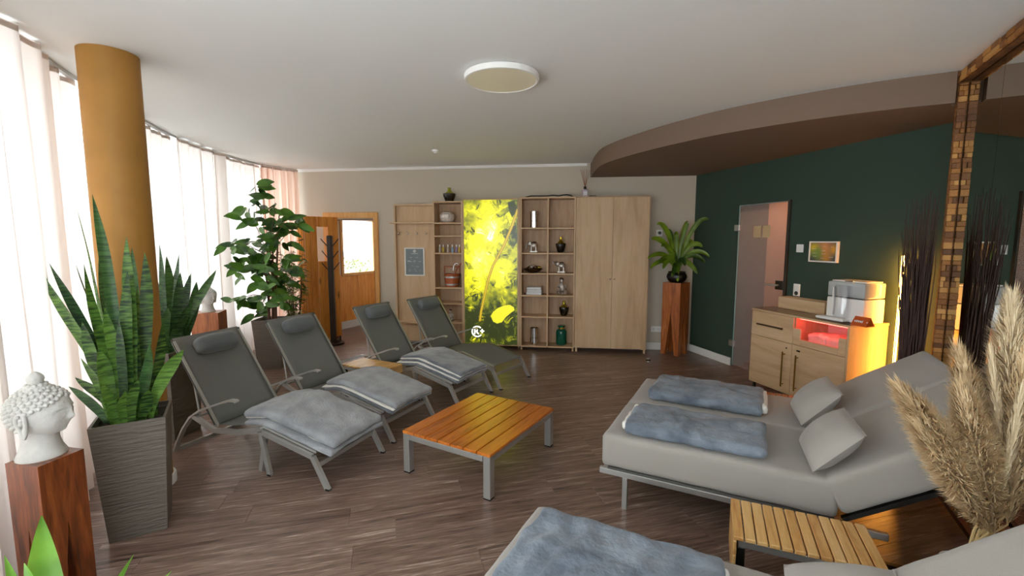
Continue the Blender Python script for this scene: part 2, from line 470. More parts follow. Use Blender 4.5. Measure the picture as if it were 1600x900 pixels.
# green wall with the glass door opening
DX0, DX1, DZ = .83, 1.575, 2.035
m = MB()
m.box(((DX0 - .14) / 2, .1, 1.35), (DX0 + .14, .2, 2.7)); m.box(((DX1 + 4.1) / 2, .1, 1.35), (4.1 - DX1, .2, 2.7)); m.box(((DX0 + DX1) / 2, .1, (DZ + 2.7) / 2), (DX1 - DX0, .2, 2.7 - DZ))
struct(m.build('wall_right', 'green_paint', None, None, GW.o, GW.rot), 'dark green wall with the glass door', 'wall')
m = MB(); m.box((.42, -.008, .05), (.82, .016, .10), .003); m.box((2.85, -.008, .05), (2.5, .016, .10), .003)
struct(m.build('baseboard_right', 'white_paint', None, None, GW.o, GW.rot), 'white skirting along foot of the dark green wall', 'skirting')
# treatment room behind the glass door
m = MB()
m.box((.62, .85, 1.25), (.06, 1.3, 2.5)); m.box((1.5, 1.52, 1.25), (1.9, .06, 2.5)); m.box((2.4, .85, 1.25), (.06, 1.3, 2.5)); m.box((1.5, .85, 2.45), (1.9, 1.4, .06)); m.box((1.5, .85, -.05), (1.9, 1.4, .09))
pm('peach_paint', hexc(214, 172, 142), .8)
sr = struct(m.build('wall_side_room', 'peach_paint', None, None, GW.o, GW.rot), 'peach painted side room behind the glass door', 'wall')
pm('pier_grey', hexc(44, 50, 52), .8)
MB().box((.71, .36, 1.2), (.12, .32, 2.4)).build('pier', 'pier_grey', sr)
lt = thing('ceiling_spot', 'warm pink ceiling spot in the room behind the glass door', 'lamp', GW.P(1.25, -.95, 2.40), GW.rot)
emit('pink_lamp', (1.0, .52, .32, 1), 42.0)
MB().lathe([(.0, -.02), (.13, -.02), (.13, .0)], 20).build('diffuser', 'pink_lamp', lt)
MB().lathe([(.131, -.025), (.15, -.025), (.15, .02), (.131, .02)], 20, caps=False).build('ring', 'white_paint', lt)

# partition that carries the mirror, wall behind the viewer, closing piece
m = MB(); m.box((2.45, .21, 1.35), (5.17, .28, 2.7))
struct(m.build('wall_mirror', 'brown_paint', None, None, MW.o, MW.rot), 'partition wall behind the tall mirror', 'wall')
m = MB(); m.box((.1, -2.12, .2), (3.2, .16, .4)); m.box((.1, -2.12, 2.65), (3.2, .16, .1)); struct(m.build('wall_front', 'beige_paint'), 'beige wall with added window openings behind the viewer', 'wall')  # open middle holds the unseen windows added for daylight
m = MB(); m.box((3.35, 2.66, 1.35), (1.0, .08, 2.7)); struct(m.build('wall_niche', 'green_paint'), 'short wall closing the niche beside the mirror', 'wall')

# curved brown soffit
top = [(1.13, 6.60), (1.085, 6.05), (1.10, 5.48), (1.33, 4.80), (1.69, 4.13), (2.03, 3.73), (2.345, 3.45), (2.64, 3.25), (2.915, 3.105)]
sp = [(p.x, p.y) for p in spline(top, 8)]
poly = sp + [(2.946, 3.168), (3.12, 3.12), (3.50, 3.2), (2.60, 6.53), (1.13, 6.72)]
m = MB(); m.prism(poly, .21, lambda a, b, t: (a, b, 2.5 + t))
struct(m.build('ceiling_soffit', 'brown_paint', None, 30), 'curved brown lowered ceiling section over the green wall corner', 'soffit')

# curved window front: parapet, head, windows with frames and panes
m = MB(); hd = MB()
pm('parapet_paint', hexc(200, 192, 184), .8)
for i in range(10):
    a, b = FAC[i], FAC[i + 1]
    m.bar((a.x, a.y, .20), (b.x, b.y, .20), .12, .40); hd.bar((a.x, a.y, 2.66), (b.x, b.y, 2.66), .14, .10)
wl = struct(m.build('wall_left', 'parapet_paint'), 'low parapet below the curved window front', 'wall')
hd.build('lintel', 'white_paint', wl)
glass('window_glass', (1, 1, 1, 1), .04)
for i in range(10):
    a, b = FAC[i], FAC[i + 1]; z0, z1 = .40, 2.61
    w = MB()
    for q in (a, b): w.bar((q.x, q.y, z0), (q.x, q.y, z1), .05, .06)
    for z in (z0 + .03, z1 - .03): w.bar((a.x, a.y, z), (b.x, b.y, z), .06, .06)
    wo = struct(w.build('window_%d' % (i + 1), 'white_paint'), 'tall white framed window %s behind the sheer curtain' % ('beside the timber doorway' if i == 0 else 'in the curved front, number %d from the timber doorway' % (i + 1)), 'window')
    g = MB(); g.bar((a.x, a.y, (z0 + z1) / 2), (b.x, b.y, (z0 + z1) / 2), .006, z1 - z0 - .1); g.build('pane', 'window_glass', wo)

# curtain track
m = MB()
for i in range(48):
    a = curve_at(CLEN[-1] * i / 48)[0]; b = curve_at(CLEN[-1] * (i + 1) / 48)[0]
    m.bar((a.x, a.y, 2.688), (b.x, b.y, 2.688), .03, .022)
struct(m.build('trim_2', 'aluminium'), 'metal curtain track following the curved window front', 'curtain track')

# sheer curtain panels
sheer('curtain_gauze', (.90, .84, .805, 1), .04, .30, .66, (1, .93, .89, 1))
sheer('curtain_pink', (.88, .66, .56, 1), .03, .40, .57, (1, .85, .78, 1))
def s_of_pix(u, v):   # arc position of a point on the curtain track seen at a pixel
    g = G(u, v, 2.69); return min(range(len(CS)), key=lambda i: (CS[i] - Vector((g.x, g.y, 0))).length)
pm('heading_tape', hexc(214, 198, 188), .9)
marks = [0.0, .62, 1.5, 2.4, 3.2, 4.24, 4.75, 5.7, 6.3]  # last panel stops short, leaving unseen windows bare to brighten the room
lab = ['dense rose-beige curtain at the far end beside the timber doorway', 'white sheer curtain panel behind the bushy potted tree', 'white sheer curtain panel behind the smaller stone head',
       'white sheer curtain panel just past the mustard column', 'white sheer curtain panel hidden mostly by the mustard column', 'white sheer curtain panel between mustard column and larger stone head',
       'white sheer curtain panel at left picture edge behind larger stone head', 'white sheer curtain running on beside the viewer']
for k in range(8):
    s0, s1 = marks[k] - .03, marks[k + 1] + .03; rk = random.Random(20 + k)
    n = int((s1 - s0) * 62); ph = rk.random() * 6
    fold = .25 if k else .12
    def cur(a, b, s0=s0, s1=s1, ph=ph, fold=fold, k=k):
        s = s0 + (s1 - s0) * a; z = 2.672 * b + .012
        w = s + .03 * math.sin(s * 5 + ph)
        x = 2 * math.pi * w / fold + 1.3 * math.sin(s * 3.1 + ph)
        amp = (.036 + .012 * (1 - b)) * (.75 + .35 * math.sin(s * 2.3 + ph * 2))
        off = amp * math.sin(x) + .010 * math.sin(2.7 * x + 2 * ph + b) + .012 * math.sin(x * .37 + 3 * b + ph) * (1 - b)
        along = .036 * math.sin(2 * x + .9) * (.5 + .5 * math.sin(s * 1.7 + ph)) + .02 * math.sin(3 * b + s * 4) * (1 - b)
        p, nrm = curve_at(s + along, off + (.035 if k % 2 else -.035))
        return (p.x, p.y, z)
    c = MB(); c.grid(n, 10, cur)
    o = c.build('sheer_curtain', 'curtain_gauze' if k else 'curtain_pink', None, 80)
    tag(o, lab[k], 'curtain', 'curtain panels on the curved track')
    hb = MB(); hb.grid(n, 1, lambda a, b, cur=cur: (lambda p: (p[0] + .002, p[1] - .002, 2.648 + .030 * b))(cur(a, .985)))
    hb.build('heading_tape', 'heading_tape', o, 80)

# mustard column
m = MB(); cx, cy = -2.395, 2.83
col = thing('column', 'round mustard yellow plastered column rising to the ceiling', 'column', (cx, cy, 0)); col['kind'] = 'structure'
MB().lathe([(.146, .0), (.146, 2.699)], 48).build('shaft', 'mustard_plaster', col, 40)
MB().lathe([(.147, .0), (.164, .0), (.164, .05), (.158, .058), (.147, .058)], 48, caps=False).build('foot_ring', 'white_paint', col, 40)

# timber doorway: frame and lining
pm('lining', hexc(120, 70, 30), .5)
dr = thing('door_1', 'pine doorway frame in the beige end wall', 'doorway', BW.o, BW.rot); dr['kind'] = 'structure'
for x in (.383, 1.212): MB().box((x, -.012, 1.0), (.075, .035, 2.0), .006).build('jamb', 'pine_frame', dr)
MB().box((.7975, -.012, 1.985), (.905, .037, .09), .006).build('head', 'pine_frame', dr)
m = MB(); m.box((.427, .08, .96), (.014, .17, 1.92)); m.box((1.168, .08, .96), (.014, .17, 1.92)); m.box((.7975, .08, 1.918), (.75, .17, .014)); m.build('lining', 'lining', dr)
# vestibule: slanting pine wall with a window
VF = Frame((-2.98, 8.20), (.414, .91))
v0, v1 = -1.0, 1.55
w0, w1, wz0, wz1 = -.10, .78, .985, 1.98
m = MB()
m.box(((v0 + w0) / 2, .05, 1.25), (w0 - v0, .06, 2.5)); m.box(((v1 + w1) / 2, .05, 1.25), (v1 - w1, .06, 2.5))
m.box(((w0 + w1) / 2, .05, wz0 / 2), (w1 - w0, .06, wz0)); m.box(((w0 + w1) / 2, .05, (wz1 + 2.5) / 2), (w1 - w0, .06, 2.5 - wz1))
vw = struct(m.build('wall_vestibule', 'pale_paint', None, None, VF.o, VF.rot), 'pine boarded vestibule wall with window, seen through the timber doorway', 'wall')
vb = MB(); vb.box((0, 0, 0), (.088, .016, 1.0), .004); vbo = vb.build('plank', 'pine'); vbm = vbo.data; bpy.data.objects.remove(vbo)
x = v0 + .05
while x < v1 - .04:
    if w0 - .04 < x < w1 + .04: segs = [(.14, wz0), (wz1, 2.45)]
    else: segs = [(.14, 2.45)]
    for a, b in segs:
        o = link('plank', vbm, vw, (x, .012, (a + b) / 2)); o.scale.z = b - a
    x += .0905
wn = thing('window_11', 'vestibule window with pine frame and shrubs outside', 'window', VF.o, VF.rot); wn['kind'] = 'structure'
for (a, b, c, d) in ((w0 - .03, .0, w0 + .03, 0), (w1 - .03, 0, w1 + .03, 0)):
    MB().box(((a + c) / 2, .02, (wz0 + wz1) / 2), (.05, .08, wz1 - wz0 + .06), .004).build('stile', 'pine_frame', wn)
for z in (wz0, wz1): MB().box(((w0 + w1) / 2, .02, z), (w1 - w0, .08, .05), .004).build('rail', 'pine_frame', wn)
MB().box(((w0 + w1) / 2, .05, (wz0 + wz1) / 2), (w1 - w0, .006, wz1 - wz0)).build('pane', 'window_glass', wn)
m = MB()
a = BW.P(1.25, -.15); m.bar((a.x, a.y, 1.25), (a.x + .35, a.y + 2.4, 1.25), .06, 2.5); m.bar((-3.0, 9.72, 1.25), (-1.6, 9.72, 1.25), .06, 2.5)
m.prism([(-3.45, 7.48), (-1.6, 7.24), (-1.5, 9.8), (-2.45, 9.9)], .06, lambda p, q, t: (p, q, 2.46 + t))
struct(m.build('wall_vestibule_side', 'pale_paint'), 'pale vestibule side wall and ceiling beyond the doorway', 'wall')

# folding pine door pushed aside, with a glazed slit
A_, B_ = Vector((-3.085, 6.80, 0)), Vector((-2.70, 7.17, 0))
dl = (B_ - A_); FD = Frame(A_, (dl.x, dl.y)); L_ = dl.length
fd = thing('folding_door', 'pine folding door with glazed slit pushed open beside the coat stand', 'door', A_, FD.rot)
z0, z1 = .085, 1.955
for i, (x, w) in enumerate([(.045, .088), (.135, .088)]): MB().box((x, .0, (z0 + z1) / 2), (w, .034, z1 - z0), .005).build('plank', 'pine', fd)
for (a, b) in ((z0, 1.28), (1.80, z1)): 
    for x in (.225, .305): MB().box((x, .0, (a + b) / 2), (.079, .034, b - a), .005).build('plank', 'pine', fd)
for x in (.388, .468): MB().box((x, .0, (z0 + z1) / 2), (.08, .034, z1 - z0), .005).build('plank', 'pine', fd)
MB().box((.265, .0, 1.54), (.158, .008, .52)).build('glazing', 'window_glass', fd)
for i in range(3):
    MB().box((-.018 - .02 * i, .012 + .03 * i, (z0 + z1) / 2), (.022, .05, z1 - z0), .004).build('folded_leaf', 'pine', fd)
m = MB(); m.box((.02, .02, .045), (.02, .02, .08)); m.box((.49, .02, .045), (.02, .02, .08)); m.build('floor_guide', 'dark_steel', fd)

# glass door
gd = thing('door_2', 'frosted glass door in the dark green wall with steel handle', 'door', GW.o, GW.rot); gd['kind'] = 'structure'
sheer('frosted', (.80, .82, .82, 1), .74, .16, .10, (.86, .90, .90, 1))
pm('glass_edge', hexc(168, 200, 196), .2)
MB().box(((DX0 + DX1) / 2 - .005, .02, DZ / 2), (DX1 - DX0 - .022, .010, DZ - .025)).build('pane', 'frosted', gd)
m = MB(); m.box((DX0 + .004, .018, DZ / 2), (.005, .014, DZ - .02)); m.box(((DX0 + DX1) / 2 - .005, .018, DZ - .011), (DX1 - DX0 - .02, .014, .005)); m.build('glass_edge', 'glass_edge', gd)
for z in (1.752, .295):
    MB().box((DX0 + .005, -.006, z), (.085, .03, .075), .004).build('hinge', 'aluminium', gd)
m = MB(); m.box((DX1 - .06, -.004, 1.10), (.11, .03, .10), .004); h = m.build('lock_case', 'dark_steel', gd)
MB().tube([(DX1 - .07, -.02, 1.10), (DX1 - .07, -.06, 1.10), (DX1 - .12, -.066, 1.10), (DX1 - .22, -.066, 1.098)], .011, 8).build('lever', 'steel', h, 50)
pm('notice_paper', hexc(206, 176, 132), .7)
for x in (1.13, 1.268): MB().box((x, .0125, 1.70), (.11, .002, .135)).build('notice', 'notice_paper', gd)
pm('jamb_dark', hexc(44, 40, 34), .6)
m = MB(); m.box((DX1 + .012, .0, DZ / 2), (.03, .05, DZ), .003); m.box(((DX0 + DX1) / 2, .05, DZ - .003), (DX1 - DX0, .1, .006)); m.build('jamb', 'jamb_dark', gd)

# ceiling lamp and smoke detector
cl = thing('ceiling_lamp', 'flat round white ceiling lamp with cream diffuser', 'lamp', (-.068, 3.185, CEIL - .001))
pm('cream_diffuser', hexc(240, 232, 206), .5)
MB().lathe([(.232, -.036), (.238, -.040), (.250, -.038), (.252, -.004), (.20, -.001)], 48, caps=False).build('rim', 'white_paint', cl, 40)
MB().lathe([(.0, -.036), (.232, -.036)], 48, caps=False).build('diffuser', 'cream_diffuser', cl)
sd = thing('smoke_detector', 'small white smoke detector on the ceiling', 'detector', (-.932, 5.713, CEIL - .001))
MB().lathe([(.0, -.045), (.025, -.044), (.036, -.028), (.05, -.022), (.052, -.002), (.0, -.001)], 24).build('housing', 'white_paint', sd, 40)
MB().lathe([(.0, -.048), (.012, -.047), (.012, -.043)], 12).build('sensor', 'aluminium', sd, 40)
# added windows behind the viewer, unseen, to bring in more daylight
for i, xa in enumerate((-1.45, -.45, .55)):
    w = MB()
    for x in (xa + .03, xa + .97): w.box((x, -2.12, 1.5), (.06, .06, 2.2))
    for z in (.43, 2.57): w.box((xa + .5, -2.12, z), (.88, .06, .06))
    wo = struct(w.build('window_%d' % (12 + i), 'white_paint'), 'added daylight window behind the viewer, %s of three' % ('first', 'second', 'third')[i], 'window')
    MB().box((xa + .5, -2.12, 1.5), (.88, .006, 2.08)).build('pane', 'window_glass', wo)

# ================================================================ LOUNGERS
LW = .56
def make_lounger():
    t = thing('sun_lounger', 'x', 'lounger')
    hy = LW / 2
    for sg in (-1, 1):
        y = sg * hy
        m = MB(); m.tube([(0, y, .0), (.118, y, .205)], .016, flat=(.022, .036)); m.build('front_leg', 'lounger_steel', t)
        m = MB(); m.tube([(.118, y, .205), (.555, y, .300)], .016, flat=(.022, .034)); m.build('foot_rail', 'lounger_steel', t)
        m = MB(); m.tube([(.10, y * .93, .232), (.56, y * .93, .335)], .009, flat=(.02, .016)); m.build('sling_rail', 'lounger_steel', t)
        m = MB(); m.tube([(.575, y, .305), (.505, y, .0)], .014, flat=(.022, .034)); m.build('middle_leg', 'lounger_steel', t)
        m = MB(); m.tube([(.555, y * .9, .305), (.620, y * .9, .0)], .014, flat=(.022, .032)); m.build('middle_leg', 'lounger_steel', t)
        m = MB(); m.tube([(.56, y, .318), (.80, y, .262), (1.03, y, .240), (1.245, y, .315)], .014, flat=(.022, .034)); m.build('seat_rail', 'lounger_steel', t)
        a = [(1.476, y, .012), (1.44, y, .085), (1.36, y, .205), (1.27, y, .305), (1.16, y, .372), (1.04, y, .418), (.92, y, .462), (.84, y, .487), (.795, y, .490), (.780, y, .482)]
        m = MB(); m.tube(a, .016, flat=(.034, .014)); m.build('armrest', 'lounger_steel', t, 40)
        m = MB(); m.tube([(1.02, y * .93, .262), (1.437, y * .93, .848)], .012, flat=(.018, .024)); m.build('back_rail', 'lounger_steel', t)
        m = MB(); m.tube([(1.235, y * .86, .31), (1.28, y * .86, .60)], .007, 8); m.build('prop', 'lounger_steel', t, 40)
        for fx in (.0, .505): MB().box((fx, y, .006), (.03, .028, .012)).build('foot_cap', 'rubber', t)
    m = MB(); m.tube([(1.476, -hy, .014), (1.476, hy, .014)], .012, flat=(.022, .034)); m.build('floor_bar', 'lounger_steel', t)
    m = MB(); m.tube([(.085, -hy, .15), (.085, hy, .15)], .012, flat=(.016, .03)); m.build('cross_bar', 'lounger_steel', t)
    m = MB(); m.tube([(1.245, -hy, .30), (1.245, hy, .30)], .010, 8); m.build('cross_bar', 'lounger_steel', t, 40)
    m = MB(); m.tube([(1.28, -hy * .9, .595), (1.28, hy * .9, .595)], .008, 8); m.build('cross_bar', 'lounger_steel', t, 40)
    # textile: foot, seat, back
    def sling(p, q, name, sag=.012):
        def f(a, b):
            s = 4 * b * (1 - b); w = hy * .93
            return (p[0] + (q[0] - p[0]) * a, -w + 2 * w * b, p[1] + (q[1] - p[1]) * a - sag * s * math.sin(math.pi * a) + .010)
        m = MB(); m.grid(10, 10, f); g = m.build(name, 'lounger_mesh', t, 60)
        md = g.modifiers.new('thick', 'SOLIDIFY'); md.thickness = .003
        return g
    sling((.10, .232), (.56, .335), 'foot_sling'); sling((.56, .335), (1.03, .262), 'seat_sling')
    bs = sling((1.03, .262), (1.45, .862), 'back_sling', .018)
    # selvedge folds down both sides of the back
    for sg in (-1, 1):
        m = MB(); m.tube([(1.035, sg * hy * .93, .275), (1.447, sg * hy * .93, .866)], .006, flat=(.03, .006)); m.build('hem', 'bed_strap', bs)
    # head roll, leaning on the back
    d = Vector((.42, 0, .60)).normalized(); nrm = Vector((-d.z, 0, d.x))
    c = Vector((1.45, 0, .862)) - d * .115 + nrm * .056
    def bulge(p, n): return n * (.008 * (1 - (p.x / .16) ** 2)) + n * .004 * nz(p, 14)
    m = MB(); m.soft((0, 0, 0), (.33, .13, .108), .050, (18, 12, 10), bulge, None)
    rot = Matrix((Vector((0, 1, 0)), d, Vector((0, 1, 0)).cross(d))).transposed()
    m.v = [tuple(c + rot @ Vector(p)) for p in m.v]
    m.build('headrest', 'headrest_cloth', t, 60)
    return t
LG = [((-1.079, 3.036), (-.9315, .3635), 'grey mesh lounger nearest the large planter, under plush pale blanket'),
      ((-.82, 3.716), (-.905, .425), 'grey mesh lounger second from the large planter, smooth grey blanket on it'),
      ((-.354, 4.43), (-.866, .5), 'grey mesh lounger third from the planter, with dark folded blanket'),
      ((.042, 4.983), (-.823, .569), 'empty grey mesh lounger closest to the backlit jungle panel')]
lg0 = make_lounger()
for i, (p, d, lb) in enumerate(LG):
    o = lg0 if i == 0 else copy_tree(lg0)
    o.location = (p[0], p[1], 0); o.rotation_euler.z = math.atan2(d[1], d[0])
    tag(o, lb, 'lounger', 'mesh sun loungers by the windows')

# blankets on loungers, following the foot and seat profile
def lounge_z(x):
    if x < .56: return .243 + (x - .10) * (.103 / .46)
    return .345 - (x - .56) * (.073 / .47)
def lounger_blanket(i, name, label, layers, x0, x1, w, mat, edge, seed, amp):
    p, d, _ = LG[i]
    t = thing(name, label, 'blanket', (p[0], p[1], 0), math.atan2(d[1], d[0]), 'blankets on the mesh loungers')
    z = .012
    for k, (th, shrink, mt) in enumerate(layers):
        xa, xb = x0 + shrink[0], x1 - shrink[1]
        def dis(q, n, th=th, xa=xa, xb=xb, k=k):
            x = (xa + xb) / 2 + q.x
            kx = (x - .56)
            base = lounge_z(x) if abs(kx) > .09 else lounge_z(.56) - .016 + .0  # soft ridge over the knee joint
            if abs(kx) <= .09:
                e = lounge_z(.47) if kx < 0 else lounge_z(.65); f = abs(kx) / .09
                base = (lounge_z(.56) - .006) * (1 - f) + e * f
            topf = max(0, n.z) * amp
            lump = topf * (nz((q.x * 7, q.y * 7, k), 1, seed) + .6 * nz((q.x * 17, q.y * 15, k), 1, seed + 3))
            sagx = -.014 * (abs(q.y) / (w / 2)) ** 4
            return Vector((.010 * nz((q.y * 9, k, seed), 1), .012 * nz((q.x * 6, k * 3, seed), 1), base + z + th / 2 + lump + sagx))
        m = MB(); m.soft((0, 0, 0), (xb - xa, w - (.02 * k if mt != 'sherpa' or len(layers) > 3 or seed > 4 else .09), th), th * .48, (44, 26, 4), dis)
        m.v = [(a + (xa + xb) / 2, b, c) for a, b, c in m.v]
        m.build('fold' if mt != 'sherpa' else 'lining', mt, t, 80)
        z += th * .93
    return t
lounger_blanket(0, 'plush_blanket', 'pale grey plush blanket draped on lounger nearest the large planter', [(.03, (0, .02), 'plush_flat'), (.016, (.06, -.012), 'sherpa'), (.055, (-.015, 0), 'plush_flat')], -.02, .77, .55, 'plush', 'sherpa', 1.3, .014)
lounger_blanket(1, 'folded_blanket', 'smooth grey folded blanket with white lining on second lounger', [(.028, (.02, 0), 'plush_dark'), (.011, (.02, -.03), 'sherpa'), (.045, (0, 0), 'plush_flat')], -.01, .75, .55, 'plush', 'sherpa', 4.1, .007)
lounger_blanket(2, 'dark_blanket', 'dark grey folded blanket with white edges on third lounger', [(.024, (.02, 0), 'plush_dark'), (.011, (.02, -.03), 'sherpa'), (.024, (.01, .01), 'plush_dark'), (.010, (.01, -.015), 'sherpa'), (.024, (0, 0), 'plush_dark')], .02, .80, .52, 'plush', 'sherpa', 7.7, .007)

# ================================================================ COFFEE TABLE
ct = thing('coffee_table', 'low square coffee table of red-brown slats on steel legs', 'table', (-.2145, 3.2175, 0), math.atan2(.781, .459) - math.pi / 2)
W_, D_, H_ = .72, .906, .30
sw = (W_ - 6 * .006) / 7
for k in range(7):
    MB().box((-W_ / 2 + sw / 2 + k * (sw + .006), 0, H_ - .010), (sw, D_, .020), .003).build('slat', 'teak_red', ct)
for sx in (-1, 1):
    for sy in (-1, 1):
        l = MB(); l.box((sx * (W_ / 2 - .028), sy * (D_ / 2 - .028), (H_ - .02) / 2 + .004), (.052, .052, H_ - .028), .003); lo = l.build('leg', 'steel', ct)
        MB().box((sx * (W_ / 2 - .028), sy * (D_ / 2 - .028), .004), (.050, .050, .008)).build('foot_pad', 'rubber', lo)
for sx in (-1, 1): MB().box((sx * (W_ / 2 - .016), 0, H_ - .040), (.028, D_ - .115, .038), .002).build('apron', 'steel', ct)
for sy in (-1, 1): MB().box((0, sy * (D_ / 2 - .016), H_ - .040), (W_ - .115, .028, .038), .002).build('apron', 'steel', ct)

# ================================================================ SLATTED SIDE TABLES
def side_table(label, loc, rotz, L=.53, D=.32, H=.35, n=12, mat='teak_light'):
    t = thing('side_table', label, 'side table', (loc[0], loc[1], 0), rotz, 'slatted side tables')
    sw = (L - (n - 1) * .005) / n
    for k in range(n):
        MB().box((-L / 2 + sw / 2 + k * (sw + .005), 0, H - .009), (sw, D, .018), .003).build('slat', mat, t)
    for sx in (-1, 1):     # boards folding down over the ends
        for j in range(3):
            MB().box((sx * (L / 2 - .007), 0, H - .018 - .034 - j * .067), (.014, D, .062), .003).build('end_slat', mat, t)
        for sy in (-1, 1):
            MB().box((sx * (L / 2 - .032), sy * (D / 2 - .022), (H - .05) / 2), (.03, .03, H - .05), .002).build('leg', 'dark_steel', t)
    for sy in (-1, 1): MB().box((0, sy * (D / 2 - .02), H - .034), (L - .04, .026, .03), .002).build('apron', 'aluminium', t)
    return t
side_table('pale slatted side table between the two daybeds', (1.250, 1.851), math.atan2(-.216, .494), L=.535, D=.315)
# ================================================================ DAYBEDS
BU, BWV = Vector((.885, -.4655, 0)).normalized(), Vector((.4655, .885, 0)).normalized()
BROT = math.atan2(BU.y, BU.x)
def daybed(label, corner, wsign, ANG=R(34), hz=.265):
    """local x towards the head, y across (double: two mattresses)"""
    t = thing('daybed', label, 'daybed', (corner[0], corner[1], 0), BROT, 'grey double daybeds')
    S, Wd = 1.17, 1.30; BL = .83
    ys = [(.0, Wd / 2), (Wd / 2, Wd)]
    if wsign < 0: ys = [(-b, -a) for a, b in ys]
    lo, hi = min(y for q in ys for y in q), max(y for q in ys for y in q)
    for a, b in ys:
        yc = (a + b) / 2
        def dn(p, n, s=a): return Vector((0, 0, .010 * max(0, n.z) * nz((p.x * 2.2, p.y * 2.5, s * 5), 1))) + n * .003 * nz(p, 9)
        m = MB(); m.soft((S / 2 + .005, yc, .340), (S + .01, b - a - .006, .20), .028, (44, 26, 10), dn); m.build('seat_mattress', 'bed_fabric', t, 70)
        rot = Matrix.Rotation(-ANG, 3, 'Y')
        hinge = Vector((S + .035, yc, hz))
        m = MB(); m.soft((0, 0, 0), (BL, b - a - .006, .19), .030, (36, 26, 10), dn)
        m.v = [tuple(hinge + rot @ (Vector(p) + Vector((BL / 2, -0, .095)))) for p in m.v]
        m.build('back_cushion', 'bed_fabric', t, 70)
    for y in (lo + .015, hi - .015):
        m = MB(); m.box((S / 2 + .10, y, .212), (S + .22, .03, .034), .003); m.build('side_rail', 'aluminium', t)
        m = MB(); m.box((S / 2 + .02, y, .236), (S - .04, .024, .012)); m.build('strap', 'bed_strap', t)
        rot = Matrix.Rotation(-ANG, 3, 'Y')
        a = Vector((S + .03, y, .25)); b = a + rot @ Vector((BL, 0, 0))
        m = MB(); m.bar(a, b, .028, .022); m.build('back_rail', 'dark_steel', t)
        k = a + rot @ Vector((.50, 0, 0))
        MB().tube([(k.x, y, k.z), (S + .60, y, .05)], .006, 8).build('strut', 'chrome', t, 40)
        k = a + rot @ Vector((.58, 0, 0))
        MB().tube([(k.x, y * .98, k.z), (S + .64, y, .05)], .006, 8).build('strut', 'dark_steel', t, 40)
        for x in (.145, S - .05, S + .66):
            h = .196 if x < S else .06
            m = MB(); m.box((x, y, h / 2), (.03, .03, h), .002); m.build('leg', 'steel', t)
        m = MB(); m.box((S + .33, y, .068), (.72, .026, .03), .002); m.build('floor_rail', 'dark_steel', t)
    m = MB(); m.box((.02, (lo + hi) / 2, .212), (.03, Wd - .06, .034), .003); m.build('end_rail', 'aluminium', t)
    m = MB(); m.box((S + .66, (lo + hi) / 2, .068), (.03, Wd - .06, .03), .002); m.build('cross_rail', 'dark_steel', t)
    m = MB(); m.box((S * .5, (lo + hi) / 2, .225), (S - .1, Wd - .09, .010)); m.build('deck', 'bed_strap', t)
    return t
bedA = Vector((.540, 2.633, 0)); bedB = Vector((.12, 1.913, 0))
daybed('grey double daybed with two pillows in front of the oak sideboard', bedA, 1)
daybed('grey double daybed in the foreground, cut off by the lower picture edge', bedB, -1, R(41), .312)
def bedpt(b, s, w, z=0): return b + BU * s + BWV * w + Vector((0, 0, z))

# blankets on the daybeds: folded plush, lumpy
def bed_blanket(label, b, s0, s1, w0, w1, h, seed, sherpa_end, rz=0.0, mat='plush'):
    c = bedpt(b, (s0 + s1) / 2, (w0 + w1) / 2, .4435)
    t = thing('plush_blanket', label, 'blanket', c, BROT + rz, 'blue-grey plush blankets on the daybeds')
    L, W = s1 - s0, w1 - w0
    def dis(p, n):
        f = max(0, n.z); u = Vector((p.x, p.y, 0))
        side = 1 - f
        ww = nz((p.x * 3 + seed, p.y * 5, 0), 1) * 1.6
        wr = .010 * math.sin(p.x * 46 + 5 * ww + 8 * p.y) * max(0, nz((p.x * 2.5, p.y * 2.5, seed), 1) + .18)
        return Vector((.012 * nz((p.y * 8, p.z * 20, seed), 1), .014 * nz((p.x * 7, p.z * 20, seed), 1) * side,
                       f * (.016 * nz((p.x * 4, p.y * 5, seed), 1) + .008 * nz((p.x * 12, p.y * 11, seed), 1) + wr) - f * .018 * (2 * p.y / W) ** 2)) + n * .004 * nz(p, 22, seed)
    m = MB(); m.soft((0, 0, h / 2), (L, W, h), h * .40, (70, 36, 8), dis)
    m.build('fold', mat, t, 80)
    e = sherpa_end
    m = MB(); m.soft((e * (L / 2 + .004), 0, h * .42), (.035, W * .82, h * .60), .016, (6, 24, 6), lambda p, n: Vector((.010 * nz((p.y * 14, p.z * 14, seed), 1), 0, .012 * nz((p.y * 9, seed, 0), 1))))
    m.build('lining', 'sherpa', t, 80)
    return t
bed_blanket('blue-grey plush blanket on near half of the daybed by the sideboard', bedA, .12, .87, .045, .475, .085, 2.0, -1, .0)
bb = bed_blanket('blue-grey plush blanket with cream lining on far half of that daybed', bedA, .13, .87, .715, 1.215, .085, 5.0, 1, R(-1.5))
bed_blanket('crumpled blue-grey plush blanket on the foreground daybed', bedB, .065, .755, -.62, -.085, .065, 9.0, 1, R(1))

